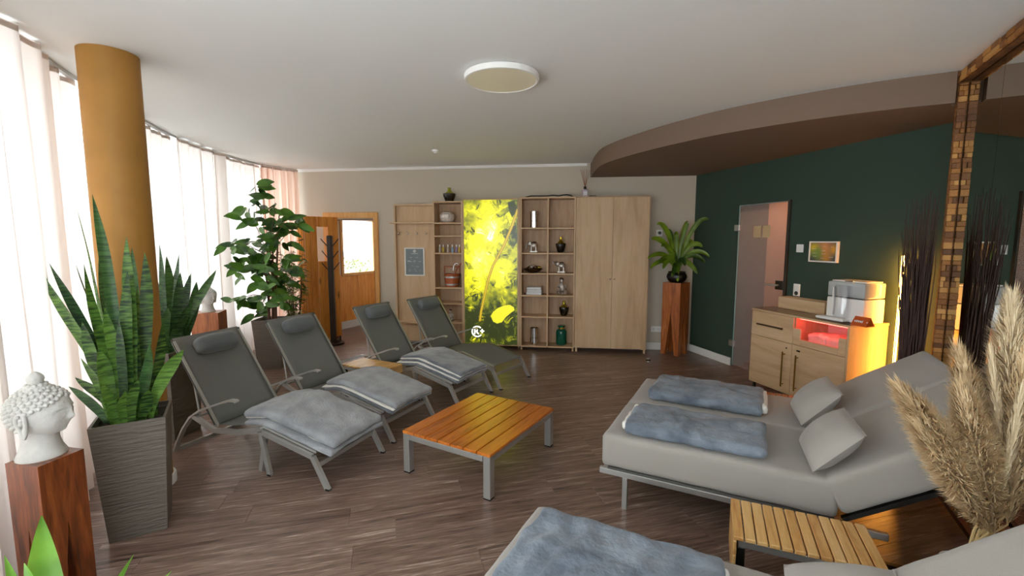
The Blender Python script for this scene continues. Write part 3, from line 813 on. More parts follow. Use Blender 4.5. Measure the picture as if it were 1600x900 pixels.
# pillows
def pillow(label, b, s, w, tilt, wd=.42, hh=.30, th=.15, yaw=0.0, z=.445, roll=0.0, zc=.145):
    """scatter cushion standing on its long edge, leaning back"""
    t = thing('pillow', label, 'pillow', bedpt(b, s, w, z), BROT + yaw, 'grey scatter pillows')
    rot = Matrix.Rotation(roll, 3, 'X') @ Matrix.Rotation(tilt, 3, 'Y')
    def f(sg):
        def g(a, c):
            x, y = 2 * a - 1, 2 * c - 1
            k = max(0.0, (1 - abs(x) ** 2.4)) ** .55 * max(0.0, (1 - abs(y) ** 2.4)) ** .55
            pin = 1 - .07 * (1 - y * y) * abs(x) ** 3; pin2 = 1 - .07 * (1 - x * x) * abs(y) ** 3
            q = Vector((sg * th / 2 * k + .006 * nz((x * 2.5, y * 2.5, s * 9), 1) * k, x * wd / 2 * pin2, y * hh / 2 * pin))
            return tuple(rot @ q + Vector((0, 0, zc)))
        return g
    m = MB(); m.grid(22, 22, f(1)); m.grid(22, 22, f(-1))
    o = m.build('cover', 'bed_fabric', t, 70)
    # piped zip edge
    e = [tuple(rot @ Vector((0, (2 * a / 20 - 1) * wd / 2, hh / 2 * (1 - .0 * a))) + Vector((0, 0, zc))) for a in range(21)]
    MB().tube(e, .003, 6).build('piping', 'bed_fabric', o, 60)
    return t
pillow('grey pillow standing on near half of the daybed by the sideboard', bedA, 1.150, .200, R(42), yaw=R(4), wd=.40, hh=.30, zc=.130)
pillow('grey pillow standing on far half of the daybed by the sideboard', bedA, 1.150, .845, R(42), yaw=R(5), wd=.40, hh=.30, zc=.130)
pillow('grey pillow on the foreground daybed below the pale side table', bedB, 1.075, -.25, R(74), yaw=R(0), hh=.30, zc=.098, th=.13)
side_table('slatted side table on the far side of the daybed, by the sideboard', bedpt(bedA, 1.06, 1.50), BROT, L=.50, D=.28, mat='teak_red')
side_table('slatted side table between second and third loungers', (-1.42, 4.512), R(-28), L=.54, D=.30, H=.35, n=12, mat='teak_light')

# ================================================================ OAK WALL UNIT
FD_ = .30                                    # depth of the units
def zf(v, u=760, d=FD_): return BW.hit(u, v, d)[1]
def sf(u, v=430, d=FD_): return BW.hit(u, v, d)[0]
def unit(name, label, cat): return thing(name, label, cat, BW.o, BW.rot)
def board(t, name, x0, x1, d0, d1, z0, z1, mat='oak', b=.0015):
    return MB().box(((x0 + x1) / 2, -(d0 + d1) / 2, (z0 + z1) / 2), (abs(x1 - x0), abs(d1 - d0), abs(z1 - z0)), b).build(name, mat, t)
TH = .022
# hook panel
ax0, ax1, aT = 1.588, 2.208, 2.130
ua = unit('coat_rack', 'oak coat hook panel with two ledges left of the open shelves', 'coat panel')
board(ua, 'back_panel', ax0 + TH, ax1, .02, .17, .06, aT - TH)
board(ua, 'side', ax0, ax0 + TH, .012, FD_ - .08, .03, aT); board(ua, 'top', ax0 + TH, ax1, .012, FD_ - .08, aT - TH, aT)
board(ua, 'ledge', ax0 - .045, ax1, .171, FD_ - .02, 1.845, 1.866, 'oak_lying'); board(ua, 'ledge', ax0 + TH, ax1, .171, FD_ - .02, .352, .374, 'oak_lying')
for k in range(4):
    x = sf(624 + k * 14.3, 365, .17); z = 1.700
    h = MB(); h.tube([(x, -.171, z), (x, -.20, z)], .012, 10); h.lathe([(.0, 0), (.018, .0), (.018, .008), (.0, .008)], 12, (0, 0, 0)) if False else None
    h.ball((x, -.205, z), .017, 10, 6); h.build('hook', 'chrome', ua, 60)
# poster
xs0, zt = sf(632, 387, .18), zf(387, 640, .18); xs1, zb = sf(664, 431, .18), zf(431, 650, .18)
po = unit('framed_notice', 'white framed grey notice below the coat hooks', 'framed notice')
def picture_frame(t, x0, x1, z0, z1, d, w, mat, th=.02):
    for (a, b, c, e) in ((x0, x1, z0, z0 + w), (x0, x1, z1 - w, z1), (x0, x0 + w, z0 + w, z1 - w), (x1 - w, x1, z0 + w, z1 - w)):
        board(t, 'frame', a, b, d, d + th, c, e, mat, .002)
picture_frame(po, xs0, xs1, zb, zt, .172, .018, 'white_paint')
def print_sheet(t, name, x0, x1, z0, z1, d, img, mat):
    """img: H x W x 3 linear, row 0 = top; one vertex per texel"""
    H, W = img.shape[:2]
    me = bpy.data.meshes.new(name)
    xs = np.linspace(x0, x1, W); zs = np.linspace(z1, z0, H)
    vs = np.zeros((H, W, 3)); vs[..., 0] = xs[None, :]; vs[..., 1] = -d; vs[..., 2] = zs[:, None]
    idx = np.arange(H * W).reshape(H, W)
    fs = np.stack([idx[1:, :-1], idx[1:, 1:], idx[:-1, 1:], idx[:-1, :-1]], -1).reshape(-1, 4)
    me.from_pydata(vs.reshape(-1, 3).tolist(), [], fs.tolist())
    at = me.color_attributes.new('print', 'FLOAT_COLOR', 'POINT')
    c = np.ones((H * W, 4), np.float32); c[:, :3] = img.reshape(-1, 3); at.data.foreach_set('color', c.ravel())
    me.materials.append(MAT[mat]); me.update()
    return link(name, me, t)
def L3(r, g, b): return np.array(lin((r / 255, g / 255, b / 255)))
vcol('paper_print', 0)
img = np.ones((110, 76, 3)) * L3(112, 122, 126); q = np.random.RandomState(4)
def dash(im, r, c0, c1, col, h=1): im[r:r + h, c0:c1] = col
yy, xx = np.mgrid[0:110, 0:76]
rad = np.hypot(yy - 10, xx - 38); img[(rad < 6) & (rad > 3.6)] = L3(220, 224, 226); img[7:14, 37:39] = L3(220, 224, 226)
dash(img, 20, 26, 52, L3(205, 210, 212), 2)
for (r, c, n) in ((36, 18, 10), (36, 44, 8), (50, 8, 12), (53, 10, 16), (50, 34, 10), (54, 30, 14), (53, 54, 12), (70, 26, 4), (74, 34, 20), (86, 14, 8), (86, 36, 5), (92, 12, 9), (94, 38, 8), (90, 58, 8)):
    for k in range(n):
        if q.rand() < .75: img[r:r + 1 + int(q.rand() * 2), c + k:c + k + 1] = L3(210, 214, 216)
print_sheet(po, 'print', xs0 + .016, xs1 - .016, zb + .016, zt - .016, .185, img, 'paper_print')

# open shelf beside the jungle panel
def open_shelf(label, x0, x1, zt_, zb_, shelf_v, dividers, uref):
    t = unit('open_shelf', label, 'shelf unit')
    board(t, 'side', x0, x0 + TH, .012, FD_, zb_, zt_); board(t, 'side', x1 - TH, x1, .012, FD_, zb_, zt_)
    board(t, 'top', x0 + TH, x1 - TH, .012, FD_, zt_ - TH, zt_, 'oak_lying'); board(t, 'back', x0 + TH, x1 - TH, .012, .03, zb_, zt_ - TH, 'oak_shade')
    cols = [x0 + TH] + sum([[d - TH / 2, d + TH / 2] for d in dividers], []) + [x1 - TH]
    for d in dividers: board(t, 'divider', d - TH / 2, d + TH / 2, .031, FD_ - .004, zb_, zt_ - TH)
    tops = []
    for v in shelf_v:
        z = zf(v, uref); tops.append(z + .001)
        for i in range(0, len(cols), 2): board(t, 'shelf', cols[i], cols[i + 1], .031, FD_ - .004, z - TH, z, 'oak_lying')
    return t, tops
bx0, bx1 = 2.213, 2.655
sB, zB = open_shelf('narrow oak shelf between coat panel and jungle panel', bx0, bx1, 2.162, .055, [347.5, 367.8, 395, 449, 473.5, 503.8, 538], [], 700)
cx0, cx1 = 3.495, 4.278
sC, zC = open_shelf('two-column oak shelf between jungle panel and tall cupboard', cx0, cx1, 2.205, .055, [355.5, 395, 427, 461.5, 495, 541], [sf(855.5, 430)], 855)
# backlit jungle panel
jp = unit('backlit_panel', 'backlit yellow-green jungle picture panel between the oak shelves', 'light panel')
jx0, jx1, jz0, jz1 = 2.658, 3.492, .055, 2.186
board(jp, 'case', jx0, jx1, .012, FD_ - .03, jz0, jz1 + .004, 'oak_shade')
board(jp, 'edge', jx0, jx0 + .016, FD_ - .028, FD_, jz0, jz1); board(jp, 'edge', jx1 - .036, jx1, FD_ - .028, FD_, jz0, jz1)
board(jp, 'edge', jx0, jx1, FD_ - .028, FD_, jz1 - .012, jz1 + .004, 'oak_lying'); board(jp, 'edge', jx0, jx1, FD_ - .028, FD_, jz0 - .0, jz0 + .012, 'oak_lying')
W, H = 168, 450; AS = .376
q = np.random.RandomState(11); yy, xx = np.mgrid[0:H, 0:W]; U, Vv = xx / W, yy / H
def blob(u, v, su, sv): return np.exp(-((U - u) / su) ** 2 - ((Vv - v) / sv) ** 2)
lum = .27 + .38 * blob(.38, .30, .45, .26) + .42 * blob(.28, .44, .20, .12) + .42 * blob(.52, .16, .20, .12) + .35 * blob(.72, .55, .12, .10) + .2 * blob(.25, .58, .12, .06) - .36 * np.clip((Vv - .62) / .22, 0, 1)
def soft_noise(n):
    g = q.rand(int(n * 2.7) + 2, n + 2); fx, fy = U * n, Vv * n * 2.65; ix, iy = fx.astype(int), fy.astype(int); tx, ty = fx - ix, fy - iy; tx = tx * tx * (3 - 2 * tx); ty = ty * ty * (3 - 2 * ty)
    return 2 * (g[iy, ix] * (1 - tx) * (1 - ty) + g[iy, ix + 1] * tx * (1 - ty) + g[iy + 1, ix] * (1 - tx) * ty + g[iy + 1, ix + 1] * tx * ty) - 1
lum += .14 * soft_noise(6) + .10 * soft_noise(14) + .07 * soft_noise(30)
def leaf(u, v, a, l, w, dl):
    """one leaf blade: pointed ellipse, u v in panel units, l w in heights"""
    x0, x1 = int(max(0, (u - l / AS) * W)), int(min(W, (u + l / AS) * W + 1)); y0, y1 = int(max(0, (v - l) * H)), int(min(H, (v + l) * H + 1))
    if x1 <= x0 or y1 <= y0: return
    dx, dy = (U[y0:y1, x0:x1] - u) * AS, Vv[y0:y1, x0:x1] - v
    t = (dx * math.cos(a) + dy * math.sin(a)) / l; s_ = (-dx * math.sin(a) + dy * math.cos(a)) / w
    lum[y0:y1, x0:x1] = np.where(np.abs(s_) < np.clip(1 - t * t, 0, 1), lum[y0:y1, x0:x1] + dl * (1 - .35 * np.sign(s_)), lum[y0:y1, x0:x1])
for k in range(70):        # fern fronds
    u, v = q.rand(), .02 + .98 * q.rand() ** .75; a = q.rand() * 6.28; L0 = .04 + .07 * q.rand(); here = lum[int(v * (H - 1)), int(u * (W - 1))]
    if here > .80 and q.rand() < .75: continue
    sg = -1 if q.rand() < (.62 if v < .6 else .45) else 1; dl = sg * (.10 + .16 * q.rand())
    for n_ in range(9):
        f = n_ / 9; cu, cv = u + math.cos(a + .5 * f) * L0 * f / AS, v + math.sin(a + .5 * f) * L0 * f
        for sd in (-1, 1): leaf(cu + math.cos(a + sd * 1.0) * .012 / AS, cv + math.sin(a + sd * 1.0) * .012, a + sd * 1.0, .014 * (1.2 - f), .0035, dl)
for k in range(170):       # single leaves
    u, v = q.rand(), q.rand(); here = lum[int(v * (H - 1)), int(u * (W - 1))]
    if here > .85 and q.rand() < .8: continue
    leaf(u, v, q.rand() * 6.28, .012 + .022 * q.rand(), .004 + .007 * q.rand(), (q.rand() - .60) * .42)
lum = np.clip(lum, 0.02, 1.2)
stops = np.array([0, .12, .3, .5, .72, .95, 1.2]); cols = np.array([L3(30, 36, 14), L3(66, 76, 20), L3(136, 138, 22), L3(200, 196, 18), L3(240, 232, 20), L3(255, 250, 96), L3(255, 255, 214)])
def zp(pts): return [((x - 157) / 306, (y - 45) / 815) for x, y in pts]
def poly_mask(pts):
    m_ = np.zeros((H, W), bool); j = len(pts) - 1
    for i in range(len(pts)):
        (xi, yi), (xj, yj) = pts[i], pts[j]
        if yi != yj: m_ ^= ((yi > Vv) != (yj > Vv)) & (U < (xj - xi) * (Vv - yi) / (yj - yi) + xi)
        j = i
    return m_
for pts, dl in (([(305, 165), (318, 140), (345, 118), (400, 85), (432, 78), (420, 105), (380, 135), (340, 152)], -.28), ([(405, 60), (440, 50), (462, 95), (445, 125), (430, 140), (415, 110)], -.42), ([(415, 200), (440, 186), (458, 205), (462, 270), (435, 318), (418, 290), (410, 240)], -.18),
               ([(372, 215), (390, 202), (412, 208), (425, 225), (412, 248), (395, 262), (380, 245)], -.24), ([(160, 385), (190, 395), (215, 430), (180, 430)], -.40), ([(275, 290), (300, 272), (325, 280), (330, 310), (310, 345), (288, 325)], -.22)):
    lum[poly_mask(zp(pts))] += dl
lum = np.clip(lum, .03, 1.2)
img = np.stack([np.interp(lum, stops, cols[:, c]) for c in range(3)], -1)
img[poly_mask(zp([(308, 695), (320, 672), (345, 650), (385, 632), (418, 628), (440, 640), (445, 658), (425, 672), (395, 698), (372, 728), (345, 736), (322, 726)]))] = L3(214, 208, 40)
tr = zp([(462, 100), (430, 190), (385, 295), (322, 408), (296, 480), (270, 590), (252, 670), (245, 720)])
dmin = np.full((H, W), 9.0)
for (x0, y0), (x1, y1) in zip(tr, tr[1:]):
    ax, ay = (x1 - x0) * AS, (y1 - y0); px, py = (U - x0) * AS, (Vv - y0)
    tt = np.clip((px * ax + py * ay) / (ax * ax + ay * ay), 0, 1); dmin = np.minimum(dmin, np.hypot(px - tt * ax, py - tt * ay))
k_ = np.clip((.0105 - dmin) / .003, 0, 1)[..., None]; img = img * (1 - k_) + k_ * L3(150, 122, 14)
k_ = np.clip((.0050 - dmin) / .003, 0, 1)[..., None]; img = img * (1 - k_) + k_ * L3(196, 166, 40)
vcol('backlit_print', .98)
print_sheet(jp, 'print', jx0 + .016, jx1 - .036, jz0 + .012, jz1 - .012, FD_ - .012, img, 'backlit_print')
# white glowing emblem: ring, letter, dash
emit('emblem_light', (1, .97, .85, 1), 1.6)
def text_part(s_, size, name, mat, parent, loc, rot=(math.pi / 2, 0, 0), ext=.002):
    cu = bpy.data.curves.new(name, 'FONT'); cu.body = s_; cu.size = size; cu.extrude = ext; cu.align_x = 'CENTER'; cu.align_y = 'CENTER'; cu.offset = size * .02
    tmp = bpy.data.objects.new('t', cu); COL.objects.link(tmp)
    dg = bpy.context.evaluated_depsgraph_get(); me = bpy.data.meshes.new_from_object(tmp.evaluated_get(dg)); bpy.data.objects.remove(tmp)
    me.materials.clear(); me.materials.append(MAT[mat])
    o = link(name, me, parent, loc); o.rotation_euler = rot
    return o
ex, ez = BW.hit(745.5, 518, FD_)
ring = []
for k in range(31):
    a = R(45 + 275 * k / 30); ring.append((ex + .076 * math.cos(a), -FD_ + .004, ez + .076 * math.sin(a)))
em = MB().tube(ring, .0085, 6).build('emblem', 'emblem_light', jp, 60)
text_part('R', .125, 'emblem_letter', 'emblem_light', em, (ex - .014, -FD_ + .006, ez))
MB().bar((ex + .045, -FD_ + .005, ez + .008), (ex + .105, -FD_ + .005, ez + .008), .006, .014).build('emblem_dash', 'emblem_light', em)
MB().bar((ex + .075, -FD_ + .0045, ez - .022), (ex + .075, -FD_ + .0045, ez + .038), .006, .014).build('emblem_dash', 'emblem_light', em)

# tall cupboard
dx0, dx1 = 4.281, 5.283
wd = unit('wardrobe', 'tall oak two-door cupboard standing against the beige wall', 'cupboard')
board(wd, 'body', dx0, dx1, .012, FD_ - .02, .06, 2.195)
board(wd, 'top', dx0, dx1 + .003, .012, FD_ + .002, 2.196, 2.205, 'oak_lying')
gap = sf(956.5, 430)
for a, b in ((dx0 + .002, gap - .0015), (gap + .0015, dx1 - .012)):
    d = board(wd, 'door', a, b, FD_ - .019, FD_, .062, 2.193)
    kx = gap + (-.03 if a < gap - .1 else .03); kz = zf(436, 956)
    MB().tube([(kx, -FD_, kz), (kx, -FD_ - .022, kz)], .006, 8).ball((kx, -FD_ - .025, kz), .012, 8, 6).build('knob', 'chrome', d, 60)
board(wd, 'side', dx1 - .011, dx1 + .002, .012, FD_ + .001, .058, 2.194)
for x in (dx0 + .03, dx1 - .02):
    for d in (.06, FD_ - .03): MB().lathe([(.016, 0), (.016, .06)], 12, (x, -d, 0)).build('foot', 'oak', wd, 40)
for (t, a, b) in ((sB, bx0, bx1), (sC, cx0, cx1), (ua, ax0, ax1)):
    for x in (a + .02, b - .02): MB().lathe([(.014, 0), (.014, .06)], 12, (x, -.2 + (.0 if t is ua else -.06), 0)).build('foot', 'oak', t, 40)
m = MB(); 
for x in (jx0 + .03, jx1 - .03): MB().lathe([(.014, 0), (.014, .056)], 12, (x, -.2, 0)).build('foot', 'oak', jp, 40)

# ---------------------------------------------------------------- things on the shelves
pm('gold', hexc(196, 176, 60), .25, .9); pm('black_glaze', hexc(40, 32, 26), .25); pm('olive_glaze', hexc(150, 150, 20), .3)
pm('silver_fig', hexc(196, 188, 180), .35, .6, bump=.2, bscale=120); pm('bronze', hexc(96, 70, 52), .3, .8); pm('cream_glow', hexc(236, 228, 200), .3, .2)
pm('mosaic', hexc(214, 204, 196), .3, .1, var=.3, vscale=60); pm('paper_white', hexc(226, 226, 226), .8); pm('paper_grey', hexc(160, 164, 172), .8)
m_, N_, L_, B_ = newmat('green_glass'); B_.inputs['Base Color'].default_value = hexc(18, 112, 92); B_.inputs['Roughness'].default_value = .08; B_.inputs['Transmission Weight'].default_value = .45
pm('bucket_wood', hexc(168, 84, 40), .5, var=.2, vscale=5, stretch=(8, 8, .7)); pm('hoop', hexc(190, 196, 196), .35, .8)
def spot(u, v, z, d=.16): return BW.P(BW.hit(u, v, d)[0], d, z)
def vase(label, u, v, z, h, r, d=.15):
    t = thing('vase', label, 'vase', spot(u, v, z, d), 0, 'dark vases with gold necks')
    MB().lathe([(.0, 0), (.55 * r, 0), (.62 * r, .03 * h), (.95 * r, .40 * h), (r, .56 * h), (.96 * r, .58 * h), (.5 * r, .60 * h)], 24).build('body', 'black_glaze', t, 50)
    MB().lathe([(.80 * r, .57 * h), (.55 * r, .66 * h), (.30 * r, .76 * h), (.24 * r, .9 * h), (.27 * r, h), (.18 * r, h), (.15 * r, .8 * h)], 24, caps=False).build('neck', 'olive_glaze' if h < .21 else 'gold', t, 50)
    return t
vase('round dark vase with olive neck on top of the narrow shelf', 702, 300, 2.163, .205, .095)
vase('dark vase with gold neck in upper right shelf compartment', 876, 385, zC[1], .225, .075)
vase('dark vase with gold neck in right compartment above the green jar', 881, 485, zC[4], .215, .072)
b = thing('mosaic_bowl', 'round faceted pearly bowl in the top narrow shelf compartment', 'bowl', spot(699, 340, zB[0]))
def facet(k): return 0
m = MB(); m.lathe([(.055, 0), (.092, .03), (.110, .075), (.106, .115), (.080, .148), (.062, .158), (.058, .150), (.09, .09), (.05, .02)], 14, caps=True); m.build('shell', 'mosaic', b)
MB().lathe([(.06, .155), (.067, .158), (.06, .163)], 14).build('rim', 'chrome', b)
# six little bottles
bc = [hexc(206, 206, 200), hexc(196, 168, 40), hexc(190, 176, 160), hexc(150, 180, 210), hexc(172, 150, 196), hexc(206, 170, 70)]
bn = ['pale clear', 'amber', 'sand coloured', 'light blue', 'lilac', 'honey coloured']
for k, u in enumerate((687.2, 692.6, 700, 707, 713.3, 717.8)):
    pm('oil_%d' % k, bc[k], .15)
    t = thing('oil_bottle', 'small %s bottle, %s from left in the row of six' % (bn[k], ['first', 'second', 'third', 'fourth', 'fifth', 'sixth'][k]), 'bottle', spot(u, 390, zB[2], .2), 0, 'little bottles on the narrow shelf')
    MB().lathe([(.0, 0), (.0155, 0), (.0165, .01), (.0165, .062), (.008, .074), (.0075, .085)], 14).build('body', 'oil_%d' % k, t, 40)
    MB().lathe([(.0095, .083), (.0095, .115), (.006, .118), (.0, .118)], 12).build('cap', 'white_paint', t, 40)
# bucket and ladle
bk = thing('sauna_bucket', 'wooden sauna bucket with two steel hoops on the narrow shelf', 'bucket', spot(706.5, 440, zB[3], .165))
for k in range(16):
    a = 2 * math.pi * k / 16; m = MB()
    m.M = Matrix.Rotation(a, 4, 'Z')
    m.prism([(.098, 0), (.118, .19), (.108, .19), (.088, 0)], 1, lambda x, z, t: (x, (t - .5) * (.039 if x < .1 else .046), z)); m.build('stave', 'bucket_wood', bk)
MB().lathe([(.0, .012), (.09, .012), (.09, .02), (.0, .02)], 20).build('bottom', 'bucket_wood', bk)
for z, r in ((.035, .1035), (.145, .1155)): MB().lathe([(r, z - .012), (r + .003, z - .012), (r + .0045, z + .012), (r, z + .012)], 32, caps=False).build('hoop', 'hoop', bk, 40)
for sg in (-1, 1): MB().box((sg * .112, 0, .24), (.012, .03, .13), .002).build('ear', 'bucket_wood', bk)
MB().bar((-.12, 0, .296), (.12, 0, .296), .02, .018).build('handle', 'bucket_wood', bk)
ld = thing('ladle', 'wooden ladle with curved handle leaning in the sauna bucket', 'ladle', spot(706.5, 440, zB[3], .165))
MB().tube([(-.02, -.03, .03), (.03, -.035, .16), (.09, -.045, .28), (.145, -.05, .355)], .008, 8).build('handle', 'bucket_wood', ld, 50)
MB().tube([(.02, -.02, .24), (.03, -.02, .31), (.055, -.02, .345), (.085, -.02, .345), (.10, -.02, .33)], .009, 8).build('hook', 'chrome', ld, 50)
MB().ball((-.02, -.03, .05), (.035, .035, .028), 10, 6).build('scoop', 'bucket_wood', ld, 60)
# figurines
def elephant(label, u, v, z, s, trunk_up):
    t = thing('elephant_figurine', label, 'figurine', spot(u, v, z, .17), BW.rot + math.pi, 'silver elephants')
    B = lambda c, r: MB().ball(tuple(x * s for x in c), tuple(x * s for x in r), 14, 9)
    MB().box((0, 0, .012 * s), (.12 * s, .07 * s, .024 * s), .004 * s).build('plinth', 'silver_fig', t)
    B((0, 0, .105), (.062, .042, .046)).build('body', 'silver_fig', t, 60)
    for x in (-.035, .035):
        for y in (-.022, .022): MB().lathe([(.017 * s, .02 * s), (.014 * s, .05 * s), (.018 * s, .09 * s)], 10, (x * s, y * s, 0)).build('leg', 'silver_fig', t, 60)
    hd = B((.065, 0, .135), (.034, .030, .034)).build('head', 'silver_fig', t, 60)
    tr_ = [(.09, 0, .13), (.11, 0, .105), (.115, 0, .075), (.128, 0, .055)] if not trunk_up else [(.09, 0, .14), (.118, 0, .135), (.132, 0, .16), (.115, 0, .185), (.10, 0, .18)]
    MB().tube([tuple(x * s for x in p) for p in tr_], [.013 * s, .011 * s, .009 * s, .007 * s][:4] + ([.006 * s] if trunk_up else []), 8).build('trunk', 'silver_fig', hd, 60)
    for y in (-1, 1): B((.055, y * .034, .135), (.022, .006, .028)).build('ear', 'silver_fig', hd, 60)
    B((-.005, 0, .155), (.035, .036, .010)).build('saddle', 'bronze', t, 60)
    return t
elephant('silver elephant with hanging trunk in upper left shelf compartment', 834, 388, zC[1], .95, False)
elephant('silver elephant raising its trunk, beside the shell bowl', 877, 420, zC[2], .95, True)
def sitter(name, label, u, v, z, s):
    t = thing(name, label, 'figurine', spot(u, v, z, .17), BW.rot)
    B = lambda c, r: MB().ball(tuple(x * s for x in c), tuple(x * s for x in r), 14, 9)
    body = MB()
    B((0, 0, .105), (.040, .032, .062)).build('torso', 'silver_fig', t, 60)
    hd = B((-.008, -.004, .195), (.028, .027, .034)).build('head', 'silver_fig', t, 60)
    B((-.008, .004, .222), (.03, .028, .018)).build('hair', 'bronze', hd, 60)
    for sg in (-1, 1):
        MB().tube([(sg * .03 * s, -.01 * s, .05 * s), (sg * .055 * s, -.05 * s, .05 * s), (sg * .03 * s, -.075 * s, .02 * s)], [.022 * s, .019 * s, .013 * s], 8).build('leg', 'silver_fig', t, 60)
        MB().tube([(sg * .038 * s, 0, .145 * s), (sg * .058 * s, -.02 * s, .10 * s), (sg * .03 * s, -.045 * s, .085 * s)], [.013 * s, .011 * s, .009 * s], 8).build('arm', 'silver_fig', t, 60)
    B((.02, 0, .02), (.055, .05, .022)).build('base', 'silver_fig', t, 60)
    return t
sitter('seated_figurine', 'silver seated figurine in right compartment under the raised-trunk elephant', 878, 450, zC[3], 1.02)
sitter('small_figurine', 'small silver figurine low in the narrow shelf behind empty lounger', 704.5, 496, zB[5], .75)
# metallic lanterns
def lantern(label, u, v, z, h, r):
    t = thing('lantern', label, 'lantern', spot(u, v, z, .16), 0, 'metallic cylinder lanterns')
    MB().lathe([(r, 0), (r, h), (r - .006, h), (r - .006, .01)], 24, caps=False).build('shell', 'chrome', t, 40)
    MB().lathe([(.0, 0), (r, 0), (r, .006), (0, .006)], 24).build('base', 'bronze', t, 40)
    MB().lathe([(r * .5, .01), (r * .5, h * .8), (0, h * .8)], 16).build('candle', 'cream_glow', t, 40)
    MB().lathe([(r + .001, h * .40), (r + .0025, h * .41), (r + .001, h * .42)], 24, caps=False).build('band', 'bronze', t, 40)
    return t
lantern('metallic cylinder lantern in the top left shelf compartment', 834.5, 345, zC[0], .235, .058)
lantern('metallic cylinder lantern in the bottom left shelf compartment', 834.5, 530, zC[5], .24, .062)
# bowl with shells
bw = thing('shell_bowl', 'wide bronze bowl heaped with shiny shells', 'bowl', spot(833, 424, zC[2], .16))
MB().lathe([(.0, 0), (.06, 0), (.10, .02), (.145, .055), (.148, .06), (.14, .058), (.09, .025), (0, .014)], 24).build('bowl', 'bronze', bw, 50)
rb = random.Random(5)
for k in range(13):
    a = rb.random() * 6.28; r_ = .10 * math.sqrt(rb.random())
    MB().ball((r_ * math.cos(a), r_ * math.sin(a), .058 + .03 * (1 - r_ / .1) + .01 * rb.random()), (.03, .022, .02), 8, 6).build('shell', ['bronze', 'gold', 'silver_fig'][k % 3], bw, 60)
# stack of books
zz = zC[3]
for k, (w, h, nm, mt) in enumerate([(.225, .038, 'bottom', 'paper_white'), (.218, .034, 'middle', 'paper_grey'), (.212, .034, 'top', 'paper_white')]):
    p = spot(835 - k * .2, 456, zz, .17)
    t = thing('book', '%s book of the pale stack in left shelf compartment' % nm, 'book', p, BW.rot + R((-2, 3, 1)[k]), 'stacked pale books')
    MB().box((0, 0, h / 2), (w - .008, .165, h - .008), .002).build('pages', 'paper_white', t)
    MB().box((0, 0, .002), (w, .17, .004), .001).build('cover', mt, t); MB().box((0, 0, h - .002), (w, .17, .004), .001).build('cover', mt, t); MB().box((0, .084, h / 2), (w, .004, h - .004), .001).build('spine', mt, t)
    zz += h + .0008
# green jar
gj = thing('glass_jar', 'green glass jar with brass neck in the bottom right compartment', 'jar', spot(877, 530, zC[5], .15))
MB().lathe([(.0, 0), (.066, 0), (.078, .012), (.079, .19), (.070, .215), (.045, .228), (.042, .235)], 28).build('body', 'green_glass', gj, 50)
MB().lathe([(.043, .228), (.044, .262), (.036, .264), (.034, .23)], 24, caps=False).build('neck', 'gold', gj, 50)
MB().lathe([(.048, .258), (.054, .262), (.054, .282), (.0, .284)], 24).build('lid', 'green_glass', gj, 50)
for z in (.06, .115, .165): MB().lathe([(.0785, z - .004), (.081, z), (.0785, z + .004)], 28, caps=False).build('ridge', 'green_glass', gj, 50)
# on top: cable, reed diffuser
pts = [spot(u, 300, 2.214 + dz, .2) for u, dz in ((822, 0), (829, .012), (838, .016), (846, .010), (855, .014), (864, .018), (873, .013), (880, .02), (886, .028), (891, .016), (895, 0))]
tag(MB().tube([p + Vector((0, (-.03 if i % 2 else .02), 0)) for i, p in enumerate(pts)], .0085, 8).build('cable', 'black_plastic', None, 60), 'black cable lying on top of the two-column shelf', 'cable')
rd = thing('reed_diffuser', 'reed diffuser bottle with sticks on top of the tall cupboard', 'diffuser', spot(914, 300, 2.206, .14))
glass('clear_glass', (.93, .93, .95, 1), .12)
pm('lilac_liquid', hexc(196, 176, 190), .2)
MB().box((0, 0, .055), (.075, .075, .11), .008).build('bottle', 'lilac_liquid', rd, 40)
MB().lathe([(.020, .11), (.020, .15), (.0, .151)], 14).build('collar', 'black_glaze', rd, 40)
MB().box((0, -.0385, .055), (.05, .002, .05)).build('label_tag', 'paper_white', rd)
pm('reed', hexc(150, 100, 70), .7)
for k in range(6):
    a = -0.5 + k * .2; MB().tube([(0, .004 * (k % 3 - 1), .13), (math.sin(a) * .27 * .55, .03 * ((k % 3) - 1), .13 + .25)], .0028, 6).build('reed', 'reed', rd, 60)
tag(MB().box((0, 0, .008), (.09, .06, .016), .004).build('remote_control', 'black_plastic', None, None, spot(926, 305, 2.2062, .2), .2), 'flat black remote lying beside the reed diffuser', 'remote')
# wall sockets on the beige wall
for u, v, lb in ((1025, 514, 'white double socket low on the beige wall beside the cupboard'),):
    x, z = BW.hit(u, v); t = unit('wall_socket', lb, 'socket')
    board(t, 'plate', x - .075, x + .075, .001, .012, z - .042, z + .042, 'white_paint', .003)
    for s in (-.036, .036): MB().tube([(x + s, -.012, z), (x + s, -.0135, z)], .024, 16).build('insert', 'pale_paint', t, 40)
x, z = BW.hit(1030, 364); t = unit('wall_socket', 'white socket with black plug behind the pedestal plant', 'socket')
board(t, 'plate', x - .045, x + .045, .001, .012, z - .045, z + .045, 'white_paint', .003)
MB().tube([(x, -.012, z), (x, -.045, z)], .022, 14).build('plug', 'black_plastic', t, 40)
# door stop
p = G(1013, 564); ds = thing('door_stop', 'small steel door stop on the floor before the cupboard', 'door stop', (p.x, p.y, 0))
MB().lathe([(.0, 0), (.028, 0), (.028, .03), (.020, .036), (0, .036)], 20).build('body', 'chrome', ds, 40); MB().lathe([(.0285, .008), (.031, .012), (.031, .02), (.0285, .024)], 20, caps=False).build('ring', 'rubber', ds, 40)
